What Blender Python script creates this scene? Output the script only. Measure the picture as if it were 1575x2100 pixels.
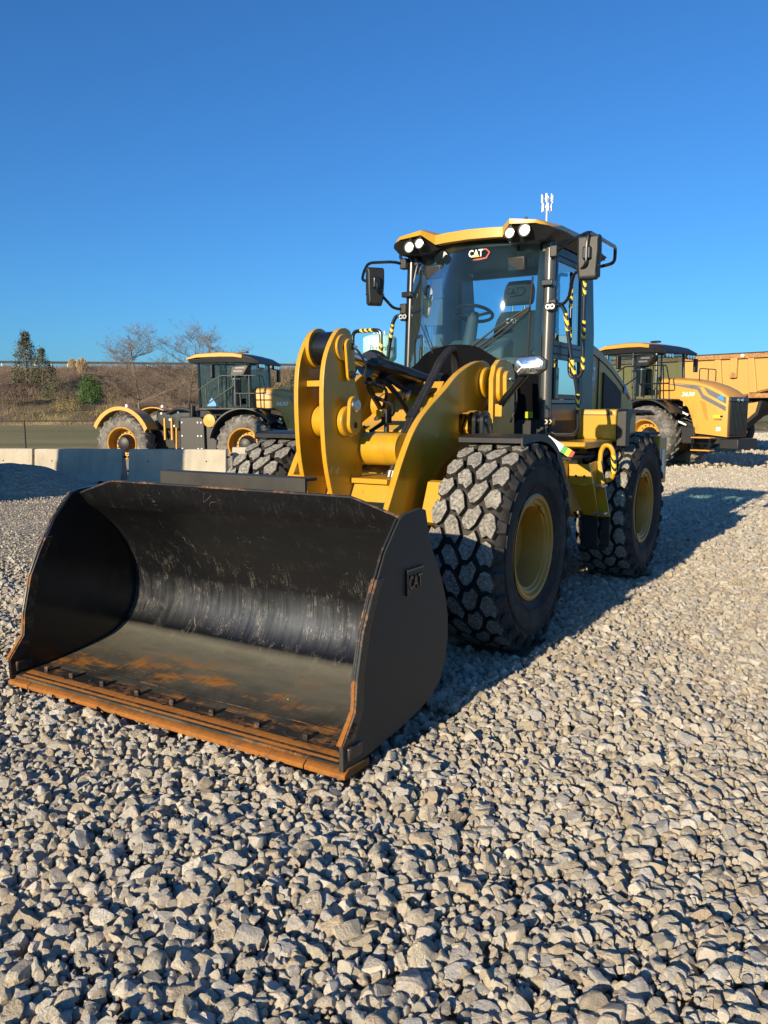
import bpy, math, random
import numpy as np
from math import sin, cos, pi, radians, sqrt, atan2
from mathutils import Vector, Matrix, Euler

for o in list(bpy.data.objects): bpy.data.objects.remove(o)
scene = bpy.context.scene
col = scene.collection
random.seed(7); rng = np.random.default_rng(7)

# ------------------------------------------------------------------ camera, sky, sun, exposure
CAM_F, CAM_PITCH, CAM_H = 1676.0, 0.1245, 1.705
cam_d = bpy.data.cameras.new('camera'); cam = bpy.data.objects.new('camera', cam_d); col.objects.link(cam)
cam.location = (0, 0, CAM_H); cam.rotation_euler = (pi/2 - CAM_PITCH, 0, 0)
cam_d.sensor_fit = 'VERTICAL'; cam_d.sensor_height = 24.0; cam_d.lens = 24.0 * CAM_F / 2100.0
cam_d.clip_start = 0.05; cam_d.clip_end = 5000
scene.camera = cam
scene.render.resolution_x, scene.render.resolution_y = 768, 1024

SUN_AZ, SUN_EL = radians(34), radians(16.8)      # azimuth the shadows run towards (x right, y ahead)
to_sun = Vector((-sin(SUN_AZ)*cos(SUN_EL), -cos(SUN_AZ)*cos(SUN_EL), sin(SUN_EL)))
world = bpy.data.worlds.new('World'); scene.world = world; world.use_nodes = True
nt = world.node_tree; nt.nodes.clear()
wo = nt.nodes.new('ShaderNodeOutputWorld'); wb = nt.nodes.new('ShaderNodeBackground'); sk = nt.nodes.new('ShaderNodeTexSky')
sk.sky_type = 'NISHITA'; sk.sun_disc = False; sk.sun_elevation = SUN_EL
sk.sun_rotation = atan2(to_sun.x, to_sun.y); sk.air_density = 1.0; sk.dust_density = 0.6; sk.ozone_density = 3.0
wb.inputs[1].default_value = 0.060
tn = nt.nodes.new('ShaderNodeMix'); tn.data_type = 'RGBA'; tn.blend_type = 'MULTIPLY'; tn.inputs[0].default_value = 1.0; tn.inputs[7].default_value = (.43, .98, 1.55, 1)
nt.links.new(sk.outputs[0], tn.inputs[6]); nt.links.new(tn.outputs[2], wb.inputs[0]); nt.links.new(wb.outputs[0], wo.inputs[0])
sun_d = bpy.data.lights.new('sun', 'SUN'); sun_d.energy = 5.0; sun_d.angle = radians(0.5); sun_d.color = (1.0, 0.83, 0.58)
sun = bpy.data.objects.new('sun', sun_d); col.objects.link(sun); sun.location = (-20, -30, 30)
sun.rotation_euler = to_sun.to_track_quat('Z', 'Y').to_euler()
scene.view_settings.view_transform = 'Standard'; scene.view_settings.look = 'None'
scene.view_settings.exposure = 0.75; scene.view_settings.gamma = 1.0; scene.view_settings.use_curve_mapping = False

# ------------------------------------------------------------------ helpers
def tag(o, label=None, cat=None, group=None, kind=None):
    if label: o['label'] = label
    if cat: o['category'] = cat
    if group: o['group'] = group
    if kind: o['kind'] = kind
    return o
def empty(name, loc=(0,0,0), rz=0, parent=None):
    o = bpy.data.objects.new(name, None); col.objects.link(o); o.location = loc; o.rotation_euler = (0,0,rz)
    o.empty_display_size = .2; o.parent = parent
    return o
def children(o): return [c for c in CH.get(o.name, [])]
CH = {}
def setp(o, p):
    o.parent = p
    if p is not None: CH.setdefault(p.name, []).append(o)
def copy_tree(o, parent=None):
    c = o.copy(); col.objects.link(c); c.parent = parent
    if parent is not None: CH.setdefault(parent.name, []).append(c)
    for k in children(o): copy_tree(k, c)
    return c
def part(name, parent=None, loc=(0,0,0), rz=0):
    o = bpy.data.objects.new(name, None); col.objects.link(o); o.location = loc; o.rotation_euler = (0,0,rz); setp(o, parent); return o

def fillet(pts, r=.05, n=5):
    P = [Vector(p) for p in pts]; out = [P[0]]
    for i in range(1, len(P)-1):
        a, b, c = P[i-1], P[i], P[i+1]; u = (a-b); v = (c-b)
        rr = min(r, u.length*.45, v.length*.45); p0 = b+u.normalized()*rr; p1 = b+v.normalized()*rr
        for k in range(n+1):
            t = k/n; out.append(p0*(1-t)**2 + b*2*t*(1-t) + p1*t*t)
    out.append(P[-1]); return out
def spline(pts, n=6):
    P = [Vector(p) for p in pts]; P = [P[0]*2-P[1]]+P+[P[-1]*2-P[-2]]; out = []
    for i in range(1, len(P)-2):
        for k in range(n):
            t = k/n; a,b,c,d = P[i-1],P[i],P[i+1],P[i+2]
            out.append(((b*2)+(c-a)*t+(a*2-b*5+c*4-d)*t*t+(b*3-a-c*3+d)*t**3)*.5)
    out.append(P[-2]); return out

class MB:
    def __init__(s): s.v = []; s.f = []; s.m = []
    def add(s, vs, fs, m=0):
        o = len(s.v); s.v.extend([tuple(v) for v in vs]); s.f.extend([tuple(i+o for i in f) for f in fs]); s.m.extend([m]*len(fs)); return s
    def box(s, x0, x1, y0, y1, z0, z1, m=0):
        return s.add([(x0,y0,z0),(x1,y0,z0),(x1,y1,z0),(x0,y1,z0),(x0,y0,z1),(x1,y0,z1),(x1,y1,z1),(x0,y1,z1)],
                     [(3,2,1,0),(4,5,6,7),(0,1,5,4),(1,2,6,5),(2,3,7,6),(3,0,4,7)], m)
    def obox(s, c, size, M=None, m=0):
        h = [x/2 for x in size]; M = M or Matrix.Identity(3); c = Vector(c)
        vs = [c+M@Vector((a*h[0],b*h[1],d*h[2])) for d in (-1,1) for a,b in ((-1,-1),(1,-1),(1,1),(-1,1))]
        return s.add(vs, [(3,2,1,0),(4,5,6,7),(0,1,5,4),(1,2,6,5),(2,3,7,6),(3,0,4,7)], m)
    def prism(s, prof, ax, lo, hi, m=0):
        n = len(prof)
        A = sum(prof[i][0]*prof[(i+1)%n][1]-prof[(i+1)%n][0]*prof[i][1] for i in range(n))
        if (A < 0) != (ax == 'Y'): prof = prof[::-1]
        def P(q, t): return {'X':(t,q[0],q[1]), 'Y':(q[0],t,q[1]), 'Z':(q[0],q[1],t)}[ax]
        vs = [P(q,lo) for q in prof]+[P(q,hi) for q in prof]
        fs = [tuple(range(n-1,-1,-1)), tuple(range(n,2*n))]+[(i,(i+1)%n,n+(i+1)%n,n+i) for i in range(n)]
        return s.add(vs, fs, m)
    def tube(s, pts, r, n=8, m=0):
        P = [Vector(p) for p in pts]; R = r if isinstance(r,(list,tuple)) else [r]*len(P); vs = []; fs = []
        t0 = (P[1]-P[0]).normalized(); up = Vector((0,0,1)) if abs(t0.z) < .9 else Vector((1,0,0))
        nrm = (up - t0*up.dot(t0)).normalized()
        for i, p in enumerate(P):
            t = (P[min(i+1,len(P)-1)]-P[max(i-1,0)]).normalized()
            nrm = (nrm - t*nrm.dot(t)); nrm = nrm.normalized() if nrm.length > 1e-6 else t.orthogonal().normalized()
            b = t.cross(nrm)
            for k in range(n):
                a = 2*pi*k/n; vs.append(p+(nrm*cos(a)+b*sin(a))*R[i])
        for i in range(len(P)-1):
            for k in range(n):
                a0=i*n+k; a1=i*n+(k+1)%n; fs.append((a0,a1,a1+n,a0+n))
        fs.append(tuple(range(n-1,-1,-1))); e=(len(P)-1)*n; fs.append(tuple(range(e,e+n)))
        return s.add(vs, fs, m)
    def cyl(s, p0, p1, r, n=16, m=0, r1=None): return s.tube([p0,p1], [r, r if r1 is None else r1], n, m)
    def lathe(s, prof, c=(0,0,0), ax='Y', n=48, m=0, closed=True):
        vs = []; fs = []; k = len(prof); c = Vector(c)
        for i in range(n):
            a = 2*pi*i/n
            for (r, t) in prof:
                if ax == 'Y': vs.append(c+Vector((r*cos(a), t, r*sin(a))))
                elif ax == 'X': vs.append(c+Vector((t, r*cos(a), r*sin(a))))
                else: vs.append(c+Vector((r*cos(a), r*sin(a), t)))
        kk = k if closed else k-1
        for i in range(n):
            j = (i+1) % n
            for q in range(kk):
                q2 = (q+1) % k; f = (i*k+q, i*k+q2, j*k+q2, j*k+q)
                fs.append(f if ax != 'Y' else f[::-1])
        return s.add(vs, fs, m)
    def grid(s, G, m=0, flip=False):
        R, Cn = len(G), len(G[0]); vs = [p for row in G for p in row]; fs = []
        for i in range(R-1):
            for j in range(Cn-1):
                f = (i*Cn+j, i*Cn+j+1, (i+1)*Cn+j+1, (i+1)*Cn+j); fs.append(f[::-1] if flip else f)
        return s.add(vs, fs, m)
    def shell(s, G, H, m=0):
        R, Cn = len(G), len(G[0]); n = R*Cn
        vs = [p for row in G for p in row]+[p for row in H for p in row]; fs = []
        for i in range(R-1):
            for j in range(Cn-1):
                f = (i*Cn+j, i*Cn+j+1, (i+1)*Cn+j+1, (i+1)*Cn+j); fs.append(f); fs.append(tuple(n+q for q in f[::-1]))
        ring = [j for j in range(Cn)]+[i*Cn+Cn-1 for i in range(1,R)]+[(R-1)*Cn+j for j in range(Cn-2,-1,-1)]+[i*Cn for i in range(R-2,0,-1)]
        for a, b in zip(ring, ring[1:]+ring[:1]): fs.append((a, n+a, n+b, b))
        return s.add(vs, fs, m)
    def loft(s, rings, m=0, cap=True):
        n = len(rings[0]); vs = [p for r in rings for p in r]; fs = []
        for i in range(len(rings)-1):
            for k in range(n): fs.append((i*n+k, i*n+(k+1)%n, (i+1)*n+(k+1)%n, (i+1)*n+k))
        if cap: fs.append(tuple(range(n-1,-1,-1))); e=(len(rings)-1)*n; fs.append(tuple(range(e,e+n)))
        return s.add(vs, fs, m)
    def build(s, name, mat, parent=None, bevel=0, smooth=True, ang=35, seg=2):
        me = bpy.data.meshes.new(name); me.from_pydata(s.v, [], s.f); me.validate()
        for mm in (mat if isinstance(mat,(list,tuple)) else [mat]): me.materials.append(mm)
        if any(s.m) and len(me.polygons) == len(s.m): me.polygons.foreach_set('material_index', s.m)
        if smooth: me.shade_smooth(); me.set_sharp_from_angle(angle=radians(ang))
        me.update()
        o = bpy.data.objects.new(name, me); col.objects.link(o); setp(o, parent)
        if bevel:
            b = o.modifiers.new('bevel','BEVEL'); b.width = bevel; b.segments = seg; b.limit_method = 'ANGLE'; b.angle_limit = radians(40); b.harden_normals = False
            wn = o.modifiers.new('normals','WEIGHTED_NORMAL'); wn.keep_sharp = True; wn.weight = 100
        return o
def text(name, body, mat, parent, loc, rot, size, extrude=.002, shear=0, xs=1.0, bold=0):
    c = bpy.data.curves.new(name, 'FONT'); c.body = body; c.size = size; c.extrude = extrude; c.align_x = 'CENTER'; c.align_y = 'CENTER'; c.shear = shear; c.offset = bold
    c.resolution_u = 2
    t = bpy.data.objects.new(name+'_curve', c); col.objects.link(t); dg = bpy.context.evaluated_depsgraph_get()
    me = bpy.data.meshes.new_from_object(t.evaluated_get(dg)); bpy.data.objects.remove(t)
    M = rot.to_4x4() @ Matrix.Diagonal((xs,1,1,1)); M.translation = Vector(loc)
    me.transform(M); me.materials.clear(); me.materials.append(mat)
    o = bpy.data.objects.new(name, me); col.objects.link(o); setp(o, parent); return o
def facing(right, up):           # rotation whose local x,y run along right, up
    r = Vector(right).normalized(); u = Vector(up); u = (u-r*u.dot(r)).normalized(); n = r.cross(u)
    return Matrix((r,u,n)).transposed()

# ------------------------------------------------------------------ materials
class NT:
    def __init__(s, name):
        s.m = bpy.data.materials.new(name); s.m.use_nodes = True; s.t = s.m.node_tree; s.t.nodes.clear()
        s.out = s.n('ShaderNodeOutputMaterial'); s.tc = s.n('ShaderNodeTexCoord')
    def n(s, ty, **k):
        x = s.t.nodes.new(ty)
        for a, b in k.items(): setattr(x, a, b)
        return x
    def L(s, a, b): s.t.links.new(a, b)
    def setin(s, node, key, val):
        if hasattr(val, 'links') or isinstance(val, bpy.types.NodeSocket): s.L(val, node.inputs[key])
        else:
            if isinstance(val, (tuple, list)) and len(val) == 3 and node.inputs[key].type == 'RGBA': val = (*val, 1)
            node.inputs[key].default_value = val
    def mapv(s, src=None, scale=(1,1,1), rot=(0,0,0)):
        m = s.n('ShaderNodeMapping'); s.L(src or s.tc.outputs['Object'], m.inputs[0]); m.inputs['Scale'].default_value = scale; m.inputs['Rotation'].default_value = rot; return m.outputs[0]
    def noise(s, scale, detail=4, rough=.55, vec=None, dist=0):
        x = s.n('ShaderNodeTexNoise'); s.L(vec or s.tc.outputs['Object'], x.inputs['Vector'])
        x.inputs['Scale'].default_value = scale; x.inputs['Detail'].default_value = detail; x.inputs['Roughness'].default_value = rough; x.inputs['Distortion'].default_value = dist; return x.outputs[0]
    def ramp(s, fac, stops):
        x = s.n('ShaderNodeValToRGB'); s.L(fac, x.inputs[0]); e = x.color_ramp.elements
        while len(e) < len(stops): e.new(.5)
        for i, (p, c) in enumerate(stops):
            e[i].position = p; e[i].color = (c,c,c,1) if not isinstance(c,(tuple,list)) else (*c,1)
        return x.outputs[0]
    def mr(s, v, lo, hi, a=0.0, b=1.0):
        x = s.n('ShaderNodeMapRange'); s.setin(x, 0, v); x.inputs[1].default_value = lo; x.inputs[2].default_value = hi; x.inputs[3].default_value = a; x.inputs[4].default_value = b; return x.outputs[0]
    def mix(s, fac, a, b, blend='MIX'):
        x = s.n('ShaderNodeMix', data_type='RGBA', blend_type=blend)
        s.setin(x, 0, fac); s.setin(x, 6, a); s.setin(x, 7, b); return x.outputs[2]
    def math(s, op, a, b=0.0):
        x = s.n('ShaderNodeMath', operation=op); s.setin(x, 0, a); s.setin(x, 1, b); return x.outputs[0]
    def bump(s, h, strength=.3, dist=.01):
        x = s.n('ShaderNodeBump'); s.L(h, x.inputs['Height']); x.inputs['Strength'].default_value = strength; x.inputs['Distance'].default_value = dist; return x.outputs[0]
    def bsdf(s, color, rough=.5, metal=0, coat=0, normal=None, spec=.5, coat_rough=.05, **k):
        p = s.n('ShaderNodeBsdfPrincipled'); s.setin(p,'Base Color',color); s.setin(p,'Roughness',rough); s.setin(p,'Metallic',metal)
        s.setin(p,'Coat Weight',coat); s.setin(p,'Coat Roughness',coat_rough); s.setin(p,'Specular IOR Level',spec)
        if normal is not None: s.L(normal, p.inputs['Normal'])
        for a, b in k.items(): s.setin(p, a, b)
        s.L(p.outputs[0], s.out.inputs[0]); return p
def simple(name, c, rough=.5, metal=0, coat=0, var=.15, scale=6, bump=0, bscale=60, spec=.5, coat_rough=.05):
    t = NT(name); n1 = t.noise(scale, 5, .6)
    cc = t.mix(t.ramp(n1, [(.3,0),(.7,1)]), tuple(x*(1-var) for x in c), tuple(min(1,x*(1+var)) for x in c))
    nb = t.bump(t.noise(bscale, 3), bump, .004) if bump else None
    rr = t.math('ADD', t.math('MULTIPLY', t.math('SUBTRACT', n1, .5), .18), rough)
    t.bsdf(cc, rr, metal, coat, nb, spec, coat_rough); return t.m
def paint_mat(name, c, dust=(.42,.36,.27), amount=.25, rough=.38, coat=.25):
    t = NT(name); n1 = t.noise(2.2, 6, .62); n2 = t.noise(26, 4, .6)
    cc = t.mix(t.ramp(n1, [(.35,0),(.75,1)]), c, tuple(x*.9 for x in c))
    geo = t.n('ShaderNodeNewGeometry'); sep = t.n('ShaderNodeSeparateXYZ'); t.L(geo.outputs['Normal'], sep.inputs[0])
    upf = t.ramp(sep.outputs[2], [(.2,.25),(.95,1)])
    d = t.math('MULTIPLY', t.math('MULTIPLY', t.ramp(t.math('MULTIPLY', n1, t.math('ADD', n2, .5)), [(.35,0),(.75,1)]), upf), amount)
    cc = t.mix(d, cc, dust)
    smud = t.math('MULTIPLY', t.ramp(t.noise(5.5,6,.7,t.mapv(scale=(1,1,.45))), [(.54,0),(.72,1)]), .38); cc = t.mix(smud, cc, tuple(x*.42 for x in c))
    chip = t.math('MULTIPLY', t.ramp(t.noise(34,3,.6), [(.70,0),(.73,1)]), t.ramp(n1, [(.5,0),(.6,1)])); cc = t.mix(chip, cc, (.06,.045,.035))
    t.bsdf(cc, t.math('ADD', t.math('MULTIPLY', n2, .12), rough-.06), 0, coat, t.bump(t.noise(9, 2), .03, .01), .5, .06); return t.m

M = {}
YEL = (.48, .256, .006)
M['yellow'] = paint_mat('yellow_paint', YEL)
M['hoodyellow'] = paint_mat('hood_yellow_paint', (.56,.29,.006), rough=.5, coat=.04)
M['yellow2'] = paint_mat('tractor_yellow_paint', (.56,.268,.030), rough=.5, coat=.05)
M['rimyellow'] = paint_mat('rim_yellow_paint', (.44,.212,.012), amount=.3, rough=.5, coat=.1)
M['black'] = simple('black_paint', (.006,.0068,.0085), .3, 0, .35, .3, 5)
M['blackplastic'] = simple('black_plastic', (.0095,.0105,.0125), .5, 0, 0, .25, 9, .05, 200)
M['grey'] = simple('dark_grey_cab_paint', (.026,.028,.032), .42, 0, .1, .15, 4)
M['pillar'] = simple('grey_metallic_pillar', (.085,.084,.08), .34, .35, .3, .1, 4)
M['chrome'] = simple('polished_steel_rod', (.6,.58,.55), .12, 1, 0, .05, 4)
M['steel'] = simple('zinc_bolt_steel', (.5,.49,.46), .35, 1, 0, .1, 20)
M['hose'] = simple('rubber_hose', (.014,.014,.015), .55, 0, 0, .3, 30, .2, 120)
M['darkgap'] = simple('dark_machinery_black', (.012,.012,.013), .7, 0, 0, .3, 10)
M['fabric'] = simple('dark_seat_fabric', (.02,.021,.024), .9, 0, 0, .3, 40, .3, 300)
M['cowl'] = simple('black_cowl', (.003,.0036,.005), .7, 0, 0, .3, 8, 0, 60, .04)
M['interior'] = simple('grey_cab_trim', (.075,.08,.088), .6, 0, 0, .15, 5)
M['white'] = simple('white_decal', (.78,.78,.76), .45, 0, 0, .05, 10)
M['red'] = simple('red_decal', (.45,.05,.03), .45, 0, 0, .1, 10)
M['green'] = simple('green_decal', (.05,.32,.08), .45, 0, 0, .1, 10)
M['decalyellow'] = simple('yellow_decal', (.75,.6,.03), .45, 0, 0, .08, 10)
M['blue'] = simple('blue_decal', (.05,.25,.6), .45, 0, 0, .15, 10)
M['decalgrey'] = simple('grey_decal', (.13,.13,.13), .4, 0, .2, .1, 6)
M['lampglass'] = simple('white_lamp_lens', (.86,.85,.82), .12, .1, .8, .06, 60, .2, 160)
M['lampmetal'] = simple('chrome_lamp_reflector', (.75,.76,.78), .12, .95, .5, .15, 25, .2, 60)
M['amber'] = simple('amber_lens', (.5,.12,.01), .25, 0, .6, .1, 10)

def tape():
    t = NT('black_yellow_hazard_tape'); v = t.mapv(scale=(1,1,1)); sp = t.n('ShaderNodeSeparateXYZ'); t.L(v, sp.inputs[0])
    a = t.math('ADD', t.math('MULTIPLY', sp.outputs[0], 1.0), t.math('ADD', t.math('MULTIPLY', sp.outputs[1], 1.0), t.math('MULTIPLY', sp.outputs[2], .8)))
    fr = t.math('FRACT', t.math('MULTIPLY', a, 19.0)); k = t.ramp(fr, [(.48,0),(.52,1)])
    t.bsdf(t.mix(k, (.012,.012,.012), (.72,.5,.03)), .45); return t.m
M['tape'] = tape()

def glass(name, tint, refl=1.0, rough=.004, dirt_veil=.0):
    t = NT(name); tr = t.n('ShaderNodeBsdfTransparent'); gl = t.n('ShaderNodeBsdfGlossy'); fr = t.n('ShaderNodeFresnel'); fr.inputs['IOR'].default_value = 1.55
    tr.inputs[0].default_value = (*tint,1); gl.inputs['Roughness'].default_value = rough
    mx = t.n('ShaderNodeMixShader'); t.L(t.math('MINIMUM', t.math('MULTIPLY', fr.outputs[0], refl), 1.0), mx.inputs[0]); t.L(tr.outputs[0], mx.inputs[1]); t.L(gl.outputs[0], mx.inputs[2])
    last = mx.outputs[0]
    if dirt_veil:
        df = t.n('ShaderNodeBsdfDiffuse'); df.inputs[0].default_value = (.26,.46,.58,1); m2 = t.n('ShaderNodeMixShader')  # bluish film: dirt on the pane plus a painted veil of reflected haze
        t.L(t.math('MULTIPLY', t.ramp(t.noise(3,5,.6), [(.3,.3),(.75,1)]), dirt_veil), m2.inputs[0]); t.L(last, m2.inputs[1]); t.L(df.outputs[0], m2.inputs[2]); last = m2.outputs[0]
    t.L(last, t.out.inputs[0]); return t.m
M['glass'] = glass('green_tinted_cab_glass', (.52,.74,.82), .55, .03, .032)
M['glasstr'] = glass('tractor_glass', (.50,.62,.66), .5, .02, .03)
M['glassdark'] = glass('dark_tinted_glass', (.30,.42,.46), 1.2, .012, .05)

def rubber(name, dusty, c0=(.018,.018,.019), dust=(.34,.31,.27), lo=.4, hi=.62, sc=38):
    t = NT(name); n1 = t.noise(sc, 6, .72); n2 = t.noise(3.0, 3, .5)
    f = t.math('MULTIPLY', t.ramp(n1, [(lo,0),(hi,1)]), dusty) if dusty else 0.0
    f2 = t.math('MULTIPLY', f, t.ramp(n2, [(.3,.45),(.6,1)])) if dusty else 0.0
    t.bsdf(t.mix(f2, c0, dust), .82, 0, 0, t.bump(n1, .4, .006), .3); return t.m
M['rubber'] = rubber('tyre_sidewall_rubber', .16, lo=.35, hi=.8, sc=6)
M['tread'] = rubber('dusty_worn_tread_rubber', 1.0, (.045,.045,.045), (.37,.35,.31), .34, .64, 55)
M['agtyre'] = rubber('dusty_tractor_tyre_rubber', .75, (.03,.03,.03), (.30,.28,.25), .3, .6, 5)

def rust(name, base, rustc, lo, hi, metal=.2):
    t = NT(name); v = t.mapv(scale=(2.5,.9,2.5)); n1 = t.noise(5, 7, .68, v); n2 = t.noise(40, 4, .6)
    f = t.ramp(t.math('ADD', n1, t.math('MULTIPLY', t.math('SUBTRACT', n2, .5), .25)), [(lo,0),(hi,1)])
    rc = t.mix(n2, tuple(x*.55 for x in rustc), tuple(min(1,x*1.25) for x in rustc))
    t.bsdf(t.mix(f, base, rc), t.mix(f, (.4,.4,.4), (.85,.85,.85)), metal, 0, t.bump(n2, .25, .004)); return t.m
M['rustedge'] = rust('rusty_cutting_edge_steel', (.10,.05,.022), (.30,.11,.014), .2, .5, .1)
M['rustyblack'] = rust('rust_worn_black_paint', (.02,.02,.02), (.30,.13,.04), .5, .72, 0)

def bucket_mat():
    # bare scraped steel floor, black painted back, rust near the lip, long scratches
    t = NT('scratched_black_bucket_steel'); sp = t.n('ShaderNodeSeparateXYZ'); t.L(t.tc.outputs['Object'], sp.inputs[0])
    x, y, z = sp.outputs
    n_big = t.noise(2.2, 5, .6); n_f = t.noise(45, 5, .65)
    streak = t.noise(1.0, 6, .7, t.mapv(scale=(3,46,3)))
    streak2 = t.noise(1.0, 5, .7, t.mapv(scale=(5,30,2.2), rot=(.5,.1,.2)))
    streak3 = t.noise(1.0, 5, .75, t.mapv(scale=(4,60,4), rot=(-.35,.05,-.25)))
    # scratches: narrow iso-lines of stretched noise
    def iso(nz, w): return t.ramp(t.math('ABSOLUTE', t.math('SUBTRACT', nz, .5)), [(0,1),(w,0)])
    lowz = t.math('ADD', t.math('MULTIPLY', t.math('MULTIPLY', t.mr(z,.16,.30), t.mr(z,.80,.45)), .85), .15)
    scr = t.math('MULTIPLY', iso(streak2,.009), t.ramp(t.noise(9,4,.6), [(.52,0),(.62,1)]))
    scr2 = t.math('MULTIPLY', iso(streak3,.008), t.ramp(t.noise(8,4,.6), [(.54,0),(.64,1)]))
    cv = t.n('ShaderNodeTexVoronoi'); cv.feature = 'DISTANCE_TO_EDGE'; cv.inputs['Scale'].default_value = 3.2; t.L(t.mapv(scale=(2,1.1,1.6), rot=(.4,.2,.7)), cv.inputs['Vector'])
    vn = t.noise(3.5, 4, .6)
    curl = t.math('MULTIPLY', t.ramp(t.math('ABSOLUTE', t.math('SUBTRACT', t.noise(4.5,2,.5,None,1.2), .5)), [(0,1),(.004,0)]), t.ramp(t.noise(6,3,.6), [(.60,0),(.66,1)]))
    fleck = t.math('MULTIPLY', t.ramp(n_f, [(.70,0),(.75,1)]), t.ramp(n_big, [(.45,0),(.62,1)]))
    sc = t.math('MINIMUM', t.math('ADD', t.math('MULTIPLY', t.math('ADD', scr, scr2), lowz), t.math('ADD', t.math('MULTIPLY', curl, .55), t.math('MULTIPLY', fleck, .5))), 1.0)
    worn_sheen = t.math('MULTIPLY', t.math('MULTIPLY', t.mr(z,.24,.36), t.mr(z,.58,.42)), t.ramp(t.math('ADD', t.math('MULTIPLY', t.math('ADD', t.math('MULTIPLY', streak, .5), t.math('MULTIPLY', streak2, .5)), .65), t.math('MULTIPLY', n_big, .35)), [(.42,.08),(.60,.95)]))  # pale bluish band: highlight sheen painted on the curve, streaked with scraped wear
    black = t.mix(n_big, (.0028,.0033,.0048), (.007,.0075,.009))
    black = t.mix(worn_sheen, black, (.085,.092,.105))
    c = t.mix(sc, black, (.34,.31,.27))
    # floor: bare steel further back, rust nearer the edge
    floor = t.mr(t.math('ADD', t.math('ADD', z, t.math('MULTIPLY', x, .125)), t.math('MULTIPLY', n_big, .02)), .408, .438, 1.0, 0.0)
    fl_n = t.noise(3.0, 7, .7, t.mapv(scale=(2.2,.8,2)))
    steelc = t.mix(t.noise(1.0,6,.7,t.mapv(scale=(14,3,3), rot=(0,0,.4))), (.07,.068,.055), (.19,.18,.14))
    rustf = t.math('MULTIPLY', t.ramp(t.math('ADD', fl_n, t.math('MULTIPLY', t.math('SUBTRACT', streak3, .5), .3)), [(.5,0),(.62,1)]), t.mr(x, 1.75, 2.0))
    darkf = t.math('MULTIPLY', t.mr(t.math('ADD', x, t.math('MULTIPLY', n_big, .25)), 1.95, 2.25), t.ramp(t.noise(2.6,5,.6), [(.35,.3),(.6,1)]))
    fc = t.mix(darkf, steelc, (.03,.028,.026)); fc = t.mix(rustf, fc, (.36,.15,.03))
    fc = t.mix(t.math('MULTIPLY', t.math('ADD', scr, scr2), .5), fc, (.35,.28,.18))
    c = t.mix(floor, c, fc)
    rough = t.mix(floor, t.mix(worn_sheen, (.30,.30,.30), (.50,.50,.50)), (.55,.55,.55))
    t.bsdf(c, rough, t.mix(floor, t.math('MULTIPLY', worn_sheen, .75), (.35,.35,.35)), 0, t.bump(t.math('ADD', t.math('MULTIPLY', sc, .6), n_f), .12, .002), .5); return t.m
M['bucket'] = bucket_mat()
M['bucketside'] = simple('dull_black_bucket_side', (.026,.024,.021), .58, 0, 0, .3, 4, .06, 40)

def concrete():
    t = NT('weathered_concrete'); n1 = t.noise(1.2,6,.65); n2 = t.noise(18,5,.7); st = t.noise(1.0,5,.6,t.mapv(scale=(5,5,.5)))
    c = t.mix(t.ramp(n1,[(.3,0),(.7,1)]), (.35,.315,.25), (.48,.44,.36)); c = t.mix(t.math('MULTIPLY',t.ramp(n2,[(.55,0),(.75,1)]),.5), c, (.25,.23,.19))
    c = t.mix(t.math('MULTIPLY',t.ramp(st,[(.5,0),(.7,1)]),.4), c, (.24,.22,.18))
    t.bsdf(c, .9, 0, 0, t.bump(n2,.3,.01), .3); return t.m
M['concrete'] = concrete()

def stone(name='limestone', mul=1.0):
    t = NT(name); oi = t.n('ShaderNodeObjectInfo'); r = oi.outputs['Random']
    base = t.ramp(r, [(0,(.32,.31,.29)),(.13,(.62,.55,.42)),(.26,(.48,.47,.455)),(.40,(.66,.59,.465)),(.52,(.50,.40,.28)),(.64,(.62,.60,.57)),(.76,(.58,.49,.36)),(.86,(.37,.31,.23)),(.95,(.74,.69,.595))])
    va = t.n('ShaderNodeVectorMath', operation='ADD'); t.L(t.tc.outputs['Object'], va.inputs[0]); cx = t.n('ShaderNodeCombineXYZ'); t.L(t.math('MULTIPLY', r, 40.0), cx.inputs[0]); t.L(cx.outputs[0], va.inputs[1])
    n1 = t.noise(1.6, 5, .65, va.outputs[0]); n2 = t.noise(7, 5, .7, va.outputs[0])
    c = t.mix(t.ramp(n1,[(.3,0),(.7,1)]), t.mix(.22, base, (.16,.135,.105)), t.mix(.22, base, (.66,.61,.52)))
    c = t.mix(t.math('MULTIPLY',t.ramp(n2,[(.5,0),(.7,1)]),.3), c, (.24,.195,.14))
    n3 = t.noise(17, 4, .75, va.outputs[0]); c = t.mix(t.math('MULTIPLY', t.ramp(n3,[(.50,0),(.70,1)]), .26), c, (.20,.165,.12)); c = t.mix(t.math('MULTIPLY', t.ramp(n3,[(.30,1),(.42,0)]), .30), c, (.66,.61,.52))
    t.bsdf(c, .92, 0, 0, t.bump(t.math('ADD', t.math('ADD', n1, n2), t.math('MULTIPLY', n3, .7)), .6, .09), .25); return t.m
M['stone'] = stone()

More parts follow.
